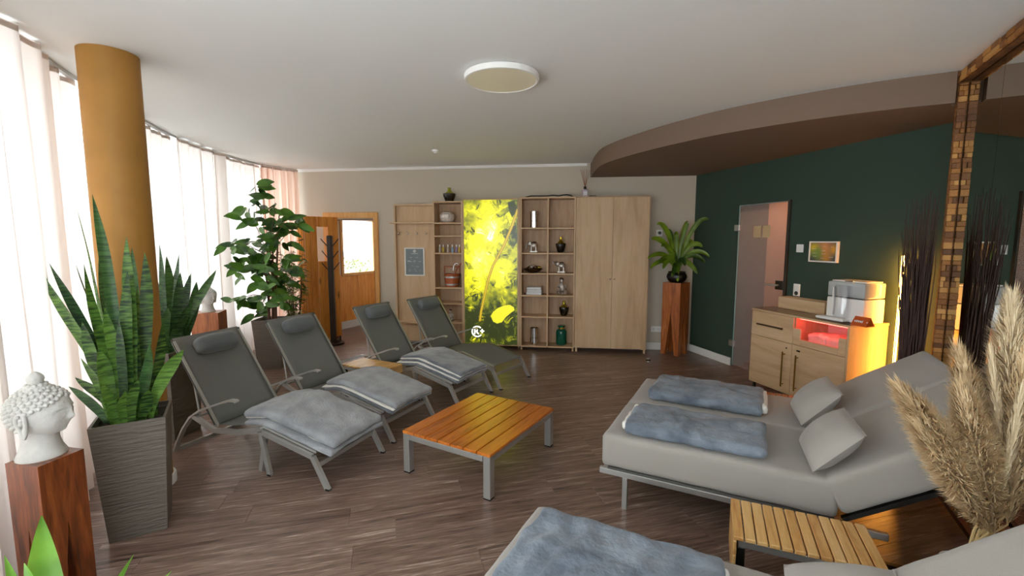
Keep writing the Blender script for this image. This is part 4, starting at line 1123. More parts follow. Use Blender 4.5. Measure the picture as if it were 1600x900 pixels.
# coat stand
p = G(521, 538); cs = thing('coat_stand', 'dark wooden coat stand in front of the folding pine door', 'coat stand', (p.x, p.y + .02, 0))
MB().lathe([(.0, 0), (.155, 0), (.16, .012), (.155, .028), (.0, .03)], 36).build('base', 'dark_wood', cs, 40)
MB().box((0, 0, .85), (.075, .075, 1.64), .012).build('pole', 'dark_wood', cs)
for z in (1.20, 1.38, 1.56):
    for a in (20, 200) if z != 1.38 else (0, 180, 100):
        d = Vector((math.cos(R(a)), math.sin(R(a)), 0)); q0 = d * .03 + Vector((0, 0, z - .06)); q1 = d * .125 + Vector((0, 0, z + .06))
        MB().tube([tuple(q0), tuple(q1)], [.009, .007], 8).build('peg', 'dark_wood', cs, 50)

# ================================================================ PEDESTALS AND STONE HEADS
def pedestal(label, c, size, H, rotz, notch, mat, kb=.46):
    t = thing('pedestal', label, 'pedestal', (c[0], c[1], 0), rotz, 'carved wooden pedestals')
    h = size / 2
    MB().box((0, 0, (H + notch) / 2), (size, size, H - notch)).build('block', mat, t)
    for sx in (-1, 1):
        for sy in (-1, 1):
            m = MB(); k = .40
            vs = []
            for z, q in ((notch, 1.0), (notch * .5, (1 + kb) / 2 - .02), (0.0, kb)):
                w = h * q
                for (a, b) in ((0, 0), (1, 0), (1, 1), (0, 1)):
                    vs.append((sx * (h - a * w), sy * (h - b * w), z))
            fs = [(0, 1, 2, 3), (8, 9, 10, 11)] + [(i + r * 4, (i + 1) % 4 + r * 4, (i + 1) % 4 + r * 4 + 4, i + r * 4 + 4) for r in range(2) for i in range(4)]
            m.add(vs, fs); m.build('leg', mat, t)
    return t
def ped_from_pix(a, b, c, z):
    A, B, C_ = G(*a, z), G(*b, z), G(*c, z); d = B - A
    return (B + C_) / 2, math.atan2(d.y, d.x)
PZ1, PZ2 = .65, .85
c1, r1 = ped_from_pix((53, 732), (124.5, 703), (15, 722), PZ1)
pedestal('dark carved pedestal under the larger stone head, near the front', c1, .176, PZ1, r1, .36, 'suar', .62)
c2, r2 = ped_from_pix((332, 491), (347, 485), (305, 489), PZ2)
pedestal('reddish pedestal under the smaller stone head by the curtain', c2, .25, PZ2, r2, .46, 'suar_warm')
pedestal('tall four-legged carved pedestal in the corner by the green wall', (2.30, 6.335), .265, 1.015, R(42), .60, 'suar_warm')

def stone_head(label, loc, S, rotz):
    t = thing('stone_head', label, 'sculpture', loc, rotz, 'white stone heads with curled hair')
    C0 = Vector((.0, 0, .53)); RX, RY, RZ = .290, .245, .290
    def g(du, dv, su, sv): return math.exp(-(du / su) ** 2 - (dv / sv) ** 2)
    def face(a, b):
        az = (a * 2 - 1) * math.pi; el = (b - .5) * math.pi * .999
        ce = math.cos(el); d = Vector((ce * math.cos(az), ce * math.sin(az), math.sin(el)))
        full = (1 - abs(d.z) ** 2.9) ** (1 / 2.9) / max(1e-4, ce) if d.z < 0 else 1.0
        p = Vector((d.x * RX * (full if d.x > 0 else 1 + (full - 1) * .3), d.y * RY * (1 + (full - 1) * .6), d.z * RZ))
        if d.z < 0: p.y *= 1 - .25 * (-d.z) ** 1.2; p.x = p.x * (1 - (.20 if d.x > 0 else .25) * (-d.z) ** 1.5)
        y, z = math.degrees(az), p.z
        if d.x > 0:
            nose = .044 * math.exp(-((z + .075) / .045) ** 2) * math.exp(-(y / 7.5) ** 2) + .026 * math.exp(-((z + .01) / .07) ** 2) * math.exp(-(y / 5.5) ** 2)
            brow = .016 * (g(y - 22, z - .052 + .0009 * abs(y - 22), 20, .018) + g(y + 22, z - .052 + .0009 * abs(y + 22), 20, .018))
            sock = -.022 * (g(y - 23, z - .018, 12, .024) + g(y + 23, z - .018, 12, .024))
            lid = .018 * (g(y - 23, z - .004, 10, .014) + g(y + 23, z - .004, 10, .014))
            lips = .015 * (g(y, z + .142, 11, .010) + g(y, z + .166, 9, .011)) - .010 * g(y, z + .153, 13, .005)
            chin = .030 * g(y, z + .225, 16, .032); cheek = .012 * (g(y - 38, z + .09, 18, .06) + g(y + 38, z + .09, 18, .06))
            p.x += nose + brow + sock + lid + lips + chin + cheek
        return tuple((C0 + p) * S)
    m = MB(); m.grid(96, 64, face); m.build('face', 'stone_white', t, 80)
    MB().lathe([(r * S, z * S) for r, z in ((.0, .0), (.225, .0), (.228, .02), (.190, .10), (.170, .18), (.165, .28), (.18, .42))], 40, (-.035 * S, 0, 0)).build('neck', 'stone_white', t, 60)
    for sg in (-1, 1):
        e = MB(); pts = [(.0, .045, .045), (-.012, .075, .0), (-.02, .07, -.05), (-.008, .045, -.11), (.006, .035, -.17), (.004, .0, -.20), (-.006, -.025, -.16), (.004, -.028, -.08), (.012, -.018, .0), (.01, .0, .04), (.0, .045, .045)]
        e.tube([((x_ * .6 + .0 - yy_ * .75) * S, sg * (.262 - .012 * abs(zz_)) * S, (.545 + zz_ * 1.15) * S) for (x_, yy_, zz_) in pts], .021 * S, 10)
        e.ball((-.03 * S, sg * .225 * S, .52 * S), (.05 * S, .040 * S, .095 * S), 12, 8); e.ball((-.005 * S, sg * .250 * S, .36 * S), (.028 * S, .022 * S, .07 * S), 12, 8)
        e.build('ear', 'stone_white', t, 70)
    def hairline(aa): return .50 - .60 * (aa / 85) ** 2 if aa < 85 else max(-.74, -.10 - .64 * min(1, (aa - 85) / 25))
    hair = MB(); N_ = 330
    keep = 0
    for i in range(N_):
        zz = 1 - 2 * (i + .5) / N_; az = i * 2.39996; ce = math.sqrt(1 - zz * zz); d = Vector((ce * math.cos(az), ce * math.sin(az), zz))
        aa = abs(math.degrees(math.atan2(d.y, d.x)))
        if d.z < hairline(aa): continue
        p = Vector((-.012 + d.x * .298, d.y * .263, .555 + d.z * .280))
        hair.ball(tuple(p * S), .0255 * S, 8, 5)
    for zz, rr_, n_ in ((.815, .115, 13), (.855, .085, 10), (.885, .045, 6)):
        for k in range(n_):
            a = 6.283 * k / n_ + zz * 9; hair.ball(((-.02 + rr_ * math.cos(a)) * S, rr_ * math.sin(a) * S, zz * S), .026 * S, 8, 5)
    h = hair.build('hair_curls', 'stone_white', t, 70); h['kind'] = 'stuff'
    # scalp under the curls, only behind the hairline
    sc_ = MB()
    def scalp(a, b):
        az = math.pi + (a * 2 - 1) * R(180); lo = hairline(abs(math.degrees(math.atan2(math.sin(az), math.cos(az))))) + .05
        el = math.asin(max(-1, lo)) * (1 - b) + b * R(89); ce = math.cos(el)
        return ((-.012 + .296 * ce * math.cos(az)) * S, .262 * ce * math.sin(az) * S, (.555 + .279 * math.sin(el)) * S)
    sc_.grid(60, 16, scalp); sc_.build('scalp', 'stone_white', t, 70)
    MB().lathe([(r * S, z * S) for r, z in ((.13, .80), (.12, .835), (.085, .862), (.060, .875), (.072, .90), (.080, .925), (.074, .955), (.050, .985), (.022, 1.008), (.0, 1.015))], 28, (-.02 * S, 0, 0)).build('topknot', 'stone_white', t, 60)
    return t
stone_head('larger white stone head with curled hair on the dark front pedestal', (c1.x - .01, c1.y + .01, PZ1), .375, R(12))
stone_head('smaller white stone head on the reddish pedestal by the curtain', (c2.x, c2.y, PZ2), .30, R(-22))

# ================================================================ PLANTERS AND LEAVES
def planter(label, c, top, bot, H, rotz, name='planter'):
    t = thing(name, label, 'planter', (c[0], c[1], 0), rotz, 'tall taupe planters')
    m = MB(); vs = []
    for w, z in ((bot, 0), (top, H), (top - .024, H), (top - .03, H - .06)):
        for a, b in ((-1, -1), (1, -1), (1, 1), (-1, 1)): vs.append((a * w / 2, b * w / 2, z))
    fs = [(3, 2, 1, 0)] + [(r * 4 + i, r * 4 + (i + 1) % 4, r * 4 + 4 + (i + 1) % 4, r * 4 + 4 + i) for r in range(3) for i in range(4)]
    m.add(vs, fs); m.build('pot', 'planter_taupe', t)
    w = top - .028
    MB().grid(10, 10, lambda a, b: ((a - .5) * w, (b - .5) * w, H - .035 + .012 * nz((a * 9, b * 9, 0), 1))).build('soil', 'soil', t, 60)
    return t
def leafmat(name, dark, light, vs=4.0, stretch=(6, 6, 45), rough=.38, trans=.25):
    m, N, L, B = newmat(name); out = N['Material Output']
    tc = N.new('ShaderNodeTexCoord'); mp = N.new('ShaderNodeMapping'); mp.inputs['Scale'].default_value = stretch; L.new(tc.outputs['Object'], mp.inputs[0])
    n = N.new('ShaderNodeTexNoise'); n.inputs['Scale'].default_value = vs; n.inputs['Detail'].default_value = 3; L.new(mp.outputs[0], n.inputs[0])
    oi = N.new('ShaderNodeObjectInfo'); ad = N.new('ShaderNodeMath'); ad.operation = 'MULTIPLY_ADD'; ad.inputs[1].default_value = .22; L.new(oi.outputs['Random'], ad.inputs[0]); L.new(n.outputs['Fac'], ad.inputs[2])
    rp = N.new('ShaderNodeValToRGB'); rp.color_ramp.elements[0].position = .42; rp.color_ramp.elements[1].position = .80; rp.color_ramp.elements[0].color = dark; rp.color_ramp.elements[1].color = light
    L.new(ad.outputs[0], rp.inputs[0]); L.new(rp.outputs[0], B.inputs['Base Color']); B.inputs['Roughness'].default_value = rough
    tl = N.new('ShaderNodeBsdfTranslucent'); L.new(rp.outputs[0], tl.inputs[0]); mx = N.new('ShaderNodeMixShader'); mx.inputs[0].default_value = trans
    L.new(B.outputs[0], mx.inputs[1]); L.new(tl.outputs[0], mx.inputs[2]); L.new(mx.outputs[0], out.inputs[0])
leafmat('snake_leaf', hexc(22, 52, 22), hexc(112, 154, 66), 3.2, (4, 4, 26))
leafmat('snake_leaf_dark', hexc(20, 46, 28), hexc(78, 118, 62), 3.2, (4, 4, 26))
leafmat('tree_leaf', hexc(30, 66, 24), hexc(92, 138, 48), 2.0, (3, 3, 3), .30)
leafmat('corn_leaf', hexc(38, 72, 16), hexc(132, 164, 40), 1.5, (3, 3, 3), .35)
leafmat('fine_leaf', hexc(66, 86, 36), hexc(168, 176, 104), 2.0, (5, 5, 5), .5)
leafmat('front_leaf', hexc(34, 84, 24), hexc(132, 186, 70), 1.6, (3, 3, 3), .3)
pm('bark', hexc(96, 62, 44), .8, bump=.4, bscale=60)
def blade(parent, p0, p1, width, mat, bend=.35, arch=0.0, twist=0.0, side=None, n=16, vfold=.22, prof=None, name='leaf', rise=None, droop=0.0):
    """leaf from p0 to p1 (world); rises first, then leans; V-shaped across"""
    inv = parent.matrix_basis.inverted()
    p0, p1 = Vector(p0), Vector(p1); L = (p1 - p0).length
    c = p0.lerp(p1, .5) + Vector((0, 0, L * arch)) + (Vector((p0.x, p0.y, p0.lerp(p1, .5).z)) - Vector(p0.lerp(p1, .5))) * bend
    pts = [(1 - t) ** 2 * p0 + 2 * t * (1 - t) * c + t * t * p1 for t in [i / n for i in range(n + 1)]]
    if rise is not None:
        dv = p1 - p0; c1 = p0 + Vector((.10 * dv.x, .10 * dv.y, rise)); c2 = p1 + Vector((-.30 * dv.x, -.30 * dv.y, droop))
        pts = [(1 - t) ** 3 * p0 + 3 * t * (1 - t) ** 2 * c1 + 3 * t * t * (1 - t) * c2 + t ** 3 * p1 for t in [i / n for i in range(n + 1)]]
    view = (Vector((0, 0, CAMH)) - p0).normalized() if side is None else Vector(side)
    vs = []; fs = []; K = 5
    for i, p in enumerate(pts):
        t = i / n; tg = (pts[min(n, i + 1)] - pts[max(0, i - 1)]).normalized()
        w = view.cross(tg)
        if w.length < .05: w = Vector((1, 0, 0))
        w.normalize(); nr = tg.cross(w)
        p = p + w * (width * .22 * math.sin(4.2 * t + twist * 5)) * (1 if rise is not None else 0) * t
        a = twist * (t - .2)
        w2 = w * math.cos(a) + nr * math.sin(a); n2 = nr * math.cos(a) - w * math.sin(a)
        hw = width / 2 * (prof(t) if prof else (min(1, .62 + .8 * t) * (1 - max(0, (t - .66) / .34) ** 1.9)))
        for k in range(K):
            x = k / (K - 1) * 2 - 1
            vs.append(tuple(inv @ (p + w2 * hw * x + n2 * (-vfold * hw * (1 - abs(x) ** 1.3)))))
    for i in range(n):
        for k in range(K - 1): fs.append((i * K + k, i * K + k + 1, (i + 1) * K + k + 1, (i + 1) * K + k))
    m = MB(); m.add(vs, fs); return m.build(name, mat, parent, 70)
bpy.context.view_layer.update()
def world_basis(t): t.matrix_basis = Matrix.LocRotScale(t.location, t.rotation_euler, None)

# front planter with the big snake plant
PC = Vector((-2.092, 2.425, 0)); prz = math.atan2(.170, .275)
p1_ = planter('tall taupe planter with the large snake plant in front of the column', PC, .318, .248, .65, prz)
tips = [(119, 321, .0), (145, 303, .05), (61, 421, .0), (73, 411, .04), (115, 411, .06), (128, 411, -.02), (202, 369, -.05), (227, 393, .1), (196, 422, -.08), (152, 401, .15), (162, 441, .1), (168, 479, -.06), (124, 503, -.05), (105, 605, -.08), (120, 587, .0), (128, 558, -.1),
        (286, 545, .0), (257, 503, .05), (189, 498, -.1), (137, 517, .05), (160, 596, -.14), (213, 593, -.12), (234, 534, .0), (202, 386, .12), (178, 520, .0), (222, 560, .08), (150, 545, -.12), (243, 560, .1), (205, 470, .02), (216, 445, .1), (236, 610, -.05), (196, 610, -.13), (170, 560, .1), (148, 480, .12)]
rl = random.Random(12)
for i, (u, v, dy) in enumerate(tips):
    tip = PY(u, v, PC.y + dy)
    bx = max(-.095, min(.095, (tip.x - PC.x) * .42 + .03 * (rl.random() - .5))); by = max(-.095, min(.095, dy * .7))
    base = PC + Vector((bx, by, .62))
    L = (tip - base).length
    w = (.048 + .018 * rl.random()) * (1.0 if L > .35 else .88)
    blade(p1_, base, tip, w, 'snake_leaf' if rl.random() < .75 else 'snake_leaf_dark', twist=rl.uniform(-1.2, 1.2), rise=.42 * (tip.z - base.z), droop=-.30 * (tip.z - base.z), side=(.65 + rl.uniform(-1.0, 1.0), -1, .1))
# second planter further back
PC2 = Vector((-2.815, 3.64, 0))
p2_ = planter('tall taupe planter with snake plant standing behind the first lounger', PC2, .33, .265, .72, math.atan2(.263, .027) - math.pi / 2)
for i, (u, v, dy) in enumerate([(247, 380, 0), (263, 399, .05), (281, 397, -.03), (295, 430, .06), (301, 427, -.02), (338, 421, 0), (317, 456, .08), (284, 425, -.08), (256, 440, .08), (272, 420, 0), (300, 470, -.06), (310, 440, .1), (249, 470, -.05), (290, 490, -.1), (265, 480, -.09), (238, 420, .0), (228, 450, .06)]):
    tip = PY(u, v, PC2.y + dy); base = PC2 + Vector((max(-.10, min(.10, (tip.x - PC2.x) * .4)), dy * .8, .69))
    blade(p2_, base, tip, .055 + .02 * rl.random(), 'snake_leaf_dark', twist=rl.uniform(-1.2, 1.2), rise=.42 * (tip.z - base.z), droop=-.3 * (tip.z - base.z), side=(.65 + rl.uniform(-1.0, 1.0), -1, .1))
# third planter with the umbrella tree
PC3 = Vector((-3.03, 5.66, 0))
p3_ = planter('taupe planter with tall bushy tree between curtain and second lounger', PC3, .34, .27, .62, R(6))
def leaf_prof(t): return max(.03, math.sin(math.pi * min(1, t * 1.02) ** .8)) ** .75 if t > .02 else .06
spots = [(210, 75), (205, 165), (245, 140), (258, 125), (170, 200), (290, 215), (325, 205), (150, 250), (310, 270), (195, 265), (415, 235), (445, 258), (450, 300), (230, 300), (290, 340), (380, 270), (410, 330), (185, 385), (90, 395), (60, 410), (330, 405), (260, 430), (120, 430), (90, 490), (160, 500), (220, 480), (300, 500), (360, 480), (420, 520), (460, 540), (110, 550), (200, 570), (270, 580), (330, 590), (380, 610), (210, 620), (290, 660), (250, 680), (340, 690), (130, 710), (170, 720), (360, 740), (260, 740), (230, 795), (265, 775), (370, 400), (400, 470), (240, 540), (300, 440), (340, 540), (250, 370), (180, 440), (320, 340), (360, 330), (280, 540), (215, 520), (350, 640), (150, 560), (430, 400), (400, 570), (100, 720), (380, 690), (315, 620), (270, 470), (240, 620)]
trunk_top = PY(420, 400, 5.66)
for k, dx in enumerate((-.03, .02, .05)):
    b0 = PC3 + Vector((dx, 0, .56)); 
    MB().tube([tuple(Vector(q) - PC3) for q in (b0, b0.lerp(trunk_top, .5) + Vector((dx * .4, .02 * k, 0)), trunk_top + Vector((dx * 2.5, .03 * k, .25 * k)))], [.020, .015, .008], 8).build('trunk', 'bark', p3_, 60).rotation_euler.z = -R(6)
for i, (a, b) in enumerate(spots):
    u, v = 340 + a / 3.6, 270 + b / 3.6
    y = 5.66 + rl.uniform(-.30, .25); c = PY(u, v, y)
    if c.x < -3.46: c = PY(u, v, 5.45)
    for k in range(4 if rl.random() < .6 else 3):
        ang = rl.random() * 6.283; dr = Vector((math.cos(ang), math.sin(ang) * .7, rl.uniform(-.75, .35))).normalized()
        L = rl.uniform(.14, .22); o = c + Vector((rl.uniform(-.04, .04), rl.uniform(-.06, .06), rl.uniform(-.04, .04)))
        tip = o + dr * L
        if tip.x < -3.52: tip.x = -3.52
        nrm = Vector((rl.uniform(-.6, .6), -1.0, rl.uniform(.0, 1.0)))
        blade(p3_, o, tip, L * rl.uniform(.40, .48), 'tree_leaf', bend=0, arch=.08, side=nrm, n=8, vfold=.12, prof=leaf_prof)
    if i % 3 == 0:
        q = PC3.lerp(trunk_top, rl.uniform(.6, 1.0)); q.z = max(.9, min(c.z - .05, trunk_top.z)); inv = p3_.matrix_basis.inverted()
        MB().tube([tuple(inv @ q), tuple(inv @ (q.lerp(c, .6) + Vector((0, 0, .04)))), tuple(inv @ c)], [.006, .004, .003], 6).build('twig', 'bark', p3_, 60)
# fine-leaved plant by the folding door
fp = thing('bamboo_plant', 'fine-leaved bamboo-like plant in black pot beside the folding door', 'plant', (-3.16, 6.52, 0))
MB().lathe([(.0, 0), (.10, 0), (.125, .26), (.13, .28), (.115, .28), (.11, .24), (0, .24)], 24).build('pot', 'black_plastic', fp, 40)
fl = MB()
for k in range(11):
    a = rl.random() * 6.28; tx, ty = .15 * math.cos(a), .12 * math.sin(a); h = rl.uniform(1.0, 1.58)
    MB().tube([(tx * .3, ty * .3, .24), (tx * .7, ty * .7, h * .6), (tx, ty, h)], [.008, .006, .003], 6).build('cane', 'bark', fp, 60)
    for j in range(60):
        f = rl.uniform(.28, 1.0); o = Vector((tx * f, ty * f, h * f)); b = rl.random() * 6.28
        d = Vector((math.cos(b), math.sin(b), rl.uniform(-.5, .6))).normalized(); L = rl.uniform(.08, .16); tip = o + d * L + Vector((0, 0, -.03))
        w = d.cross(Vector((rl.uniform(-1, 1), rl.uniform(-1, 1), 1))).normalized() * .011; mid = o.lerp(tip, .45) + Vector((0, 0, .012))
        fl.add([o, mid - w, tip, mid + w], [(0, 1, 2, 3)])
f_ = fl.build('foliage', 'fine_leaf', fp); f_['kind'] = 'stuff'
# corn plant on the corner pedestal
cp = thing('corn_plant', 'arching green-leaved plant in dark bowl on the corner pedestal', 'plant', (2.30, 6.335, 1.0155))
MB().lathe([(.0, 0), (.085, 0), (.12, .03), (.138, .075), (.128, .115), (.112, .13), (.118, .15), (.108, .15), (.10, .12), (0, .12)], 32).build('pot', 'dark_steel', cp, 50)
MB().lathe([(.0, .135), (.105, .125)], 24, caps=False).build('soil', 'soil', cp)
PB = Vector((2.30, 6.335, 1.14))
cl_ = [(1026, 350, .45, .06), (1017, 373, .45, .1), (1011, 403, .5, .22), (1017, 420, .4, .3), (1029, 412, .3, .3), (1034, 419, .2, .32), (1033, 385, .3, .12), (1056, 365, 0, 0), (1075, 347, .1, 0), (1107, 343, .2, .05), (1099, 385, .3, .2), (1108, 402, .35, .28), (1101, 411, .3, .3), (1091, 427, .2, .36), (1058, 440, -.1, .30), (1072, 415, -.1, .2), (1084, 378, .2, .1), (1046, 395, -.1, .12), (1066, 372, .2, 0), (1042, 362, .25, .04), (1050, 432, -.16, .3)]
def corn_prof(t): return .35 + .65 * math.sin(math.pi * min(1, t ** 1.4) * .98) if t < .97 else .12
for i, (u, v, dy, ar) in enumerate(cl_):
    tip = PY(u, v, 6.30 + dy * .35 - .08 * (v > 405))
    wy = BW.P(BW.hit(u, v)[0]).y
    tip.y = min(tip.y, 6.42)
    if u < 1040: tip = PY(u, v, 6.15)
    xmax = GW.o.x + (GW.o.y - tip.y) * .277 - .05
    if tip.x > xmax: tip = PY(u, v, tip.y - .25)
    blade(cp, PB + Vector(((tip.x - PB.x) * .06, 0, 0)), tip, .058 + .015 * rl.random(), 'corn_leaf', twist=rl.uniform(-.6, .6), vfold=.3, prof=corn_prof, rise=.10 + .45 * max(0, tip.z - PB.z) + .5 * ar, droop=.06 + .22 * ar, n=20)
MB().tube([(0, 0, .11), (0, 0, .26)], [.016, .012], 8).build('stem', 'bark', cp, 60)
# plant in the front corner, cut by the frame
fpz = thing('broadleaf_plant', 'broad-leaved green plant cut off by the lower left picture edge', 'plant', (-1.27, 1.15, 0))
MB().lathe([(.0, 0), (.13, 0), (.16, .32), (.165, .34), (.15, .34), (.145, .31), (0, .31)], 28).build('pot', 'planter_taupe', fpz, 40)
FB = Vector((-1.27, 1.15, .33))
def broad(t): return max(.03, math.sin(math.pi * min(1, .12 + t * .88)) ** .8)
for (u, v, y, w, tw) in [(65, 806, 1.32, .095, .5), (7, 868, 1.30, .05, .8), (209, 866, 1.28, .042, 1.3), (268, 892, 1.30, .03, .6), (38, 880, 1.22, .06, -.8), (120, 935, 1.25, .07, .4), (20, 940, 1.2, .08, -.4), (180, 945, 1.2, .07, .9)]:
    tip = PY(u, v, y); base = FB + Vector(((tip.x - FB.x) * .25, .02, 0))
    blade(fpz, base, tip, w, 'front_leaf', bend=.55, twist=tw, vfold=.35, prof=broad)
# shrubs outside the vestibule window
sb = MB()
for k in range(1500):
    o = Vector((rl.uniform(-4.4, -3.08), rl.uniform(9.8, 10.6), 0)); top_ = 1.0 + .22 * abs(nz((o.x * 3, o.y * 3, 0), 1)) + .12
    o.z = rl.uniform(.2, top_); d = Vector((rl.uniform(-1, 1), rl.uniform(-1, 1), rl.uniform(-.2, 1))).normalized() * rl.uniform(.05, .10)
    w = d.cross(Vector((rl.uniform(-1, 1), 1, rl.uniform(-1, 1)))).normalized() * .016
    sb.add([o, o + d * .5 - w, o + d, o + d * .5 + w], [(0, 1, 2, 3)])
tag(sb.build('hedge', 'fine_leaf'), 'green hedge outside the vestibule window', 'hedge', None, 'stuff')

# ================================================================ MIRROR WITH WOOD MOSAIC FRAME
mr = thing('mirror', 'wall-high mirror with rough wood mosaic frame behind the daybeds', 'mirror', MW.o, MW.rot)
m_, N_, L_, B_ = newmat('mirror_glass'); B_.inputs['Base Color'].default_value = (.72, .74, .72, 1); B_.inputs['Metallic'].default_value = 1; B_.inputs['Roughness'].default_value = .0
MD = .05                                   # the mirror sits back in a deep surround
xs = [-.112, .40, 1.2, 2.0, 2.8, 3.6, 4.4, 5.0]
for a, b in zip(xs, xs[1:]): MB().box(((a + b) / 2, MD + .006, 1.35), (b - a - .003, .008, 2.68)).build('pane', 'mirror_glass', mr)
MB().box((-.127, MD / 2 + .002, 1.349), (.024, MD + .004, 2.69)).build('end_board', 'chip_dark', mr)
MB().box((2.47, MD / 2, 2.664), (5.1, MD - .004, .068)).build('top_rail', 'chip_dark', mr)
MB().box((2.45, MD / 2, .045), (5.1, MD - .004, .088)).build('bottom_rail', 'chip_wood', mr)
cm = []
for k in range(3):
    o = MB().box((0, 0, 0), (1, 1, 1), .06 + .03 * k).build('chip', ['chip_wood', 'chip_dark', 'chip_wood'][k]); cm.append(o.data); bpy.data.objects.remove(o)
rc = random.Random(8)
z = .092
while z < 2.62:
    h = min(rc.uniform(.026, .05), 2.628 - z); y = .001
    while y < MD - .004:
        w = min(rc.uniform(.02, .05), MD - .002 - y)
        if MD - (y + w) < .02: w = MD - .002 - y
        dp = rc.uniform(.010, .024)
        o = link('chip', cm[rc.randrange(3)], mr, (-.115 + dp / 2, y + w / 2, z + h / 2)); o.scale = (dp, w - .002, h - .002)
        y += w
    z += h
x = -.11
while x < 2.4:
    w = rc.uniform(.06, .13)
    for z0 in (2.633, 2.665):
        dp = rc.uniform(.008, .020); o = link('chip', cm[rc.randrange(3)], mr, (x + w / 2, -dp / 2, z0 + .015)); o.scale = (w - .003, dp, .030)
    x += w

# ================================================================ OAK SIDEBOARD
sd0, sd1, sD, sZ = 1.617, 2.685, .456, .885
sb_ = thing('sideboard', 'oak sideboard with red-lit display compartment against the green wall', 'sideboard', GW.o, GW.rot)
def gb(t, name, x0, x1, d0, d1, z0, z1, mat, b=.0015): return MB().box(((x0 + x1) / 2, -(d0 + d1) / 2, (z0 + z1) / 2), (x1 - x0, d1 - d0, z1 - z0), b).build(name, mat, t)
c0s = 1.762
gb(sb_, 'side', sd0, sd0 + .02, .012, sD - .02, .085, .858, 'oak'); gb(sb_, 'side', sd1 - .02, sd1, .012, sD, .085, .858, 'oak')
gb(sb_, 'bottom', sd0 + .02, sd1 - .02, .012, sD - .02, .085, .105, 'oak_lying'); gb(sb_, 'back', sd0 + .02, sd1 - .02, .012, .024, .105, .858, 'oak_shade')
gb(sb_, 'top', sd0 - .004, sd1 + .004, .010, sD + .006, .859, .880, 'oak_lying')
glass('top_glass', (.95, .93, .92, 1), .25, .05)
gb(sb_, 'glass_top', sd0, sd1, .014, sD + .002, .8805, .8855, 'top_glass')
spl = c0s + .371
gb(sb_, 'shelf', sd0 + .02, sd1 - .02, .026, sD - .022, .585, .600, 'oak_lying'); gb(sb_, 'divider', spl - .01, spl + .01, .026, sD - .022, .602, .857, 'oak')
pm('brass', hexc(150, 116, 40), .3, 1.0)
for a, b, hx in ((sd0 + .002, spl - .0015, c0s + .294), (spl + .0015, sd1 - .022, c0s + .445)):
    d = gb(sb_, 'door', a, b, sD - .019, sD, .088, .596, 'oak_lying')
    MB().tube([(hx, -sD - .03, .155), (hx, -sD - .03, .505)], .0065, 10).build('handle', 'brass', d, 50)
    for z in (.18, .48): MB().tube([(hx, -sD, z), (hx, -sD - .03, z)], .005, 8).build('handle_post', 'brass', d, 50)
    MB().tube([(hx + .02 * (1 if hx < spl else -1) * .8, -sD, .545), (hx + .016, -sD - .004, .545)], .008, 10).build('lock', 'dark_steel', d, 50)
dw = gb(sb_, 'drawer', sd0 + .002, spl - .0015, sD - .019, sD, .600, .856, 'oak_lying')
MB().bar((c0s - .061, -sD - .012, .725), (c0s + .255, -sD - .012, .725), .02, .014).build('handle', 'bronze', dw)
# display compartment: stepped front, glass, red light
for (a, b, z0, z1) in ((spl + .0015, c0s + .452, .600, .757), (c0s + .832, sd1 - .022, .600, .757), (c0s + .453, c0s + .831, .600, .660)):
    gb(sb_, 'display_front', a, b, sD - .019, sD, z0, z1, 'oak_lying')
gb(sb_, 'display_pane', spl + .004, sd1 - .024, sD - .026, sD - .022, .604, .856, 'clear_glass')
pm('display_lining', hexc(240, 210, 205), .6)
gb(sb_, 'display_lining', spl + .012, sd1 - .022, .030, .036, .602, .856, 'display_lining'); gb(sb_, 'display_lining', spl + .012, sd1 - .022, .038, sD - .03, .601, .606, 'display_lining')
emit('red_led', (1.0, .07, .045, 1), 22.0)
rl_ = gb(sb_, 'light_strip', spl + .03, sd1 - .04, sD - .06, sD - .045, .846, .856, 'red_led')
pm('tissue', hexc(245, 215, 205), .8, bump=.8, bscale=30)
def crum(p, n): return n * .018 * nz(p, 12, 3.1) + n * .012 * nz(p, 28, 1.1)
tz = MB(); tz.soft((c0s + .64, -.22, .665), (.40, .28, .11), .03, (26, 18, 8), crum)
tis = thing('tissue_parcel', 'crumpled pale parcel in the red-lit sideboard compartment', 'parcel', GW.o, GW.rot)
tz.build('wrapping', 'tissue', tis, 40); MB().tube([(c0s + .64, -.365, .64), (c0s + .64, -.37, .70), (c0s + .64, -.30, .735), (c0s + .64, -.15, .735)], .004, 6).build('ribbon', 'paper_white', tis, 50)
for x in (sd0 + .04, sd1 - .04):
    for d in (.06, sD - .04): MB().bar((x, -d, 0), (x, -d, .085), .022, .022).build('leg', 'dark_steel', sb_)
# long oak tray on top
ty = thing('oak_tray', 'long low oak box at the back of the sideboard top', 'box', GW.P(0, 0, 0), GW.rot)
tx0, tx1, td0, td1, tz0, tz1 = 1.70, 2.235, .055, .205, .8862, 1.005
gb(ty, 'bottom', tx0, tx1, td0, td1, tz0, tz0 + .012, 'oak_lying'); gb(ty, 'side', tx0, tx1, td1 - .014, td1, tz0 + .012, tz1, 'oak_lying'); gb(ty, 'side', tx0, tx1, td0, td0 + .014, tz0 + .012, tz1, 'oak_lying')
gb(ty, 'end', tx0, tx0 + .014, td0 + .014, td1 - .014, tz0 + .012, tz1, 'oak_lying'); gb(ty, 'end', tx1 - .014, tx1, td0 + .014, td1 - .014, tz0 + .012, tz1, 'oak_lying')
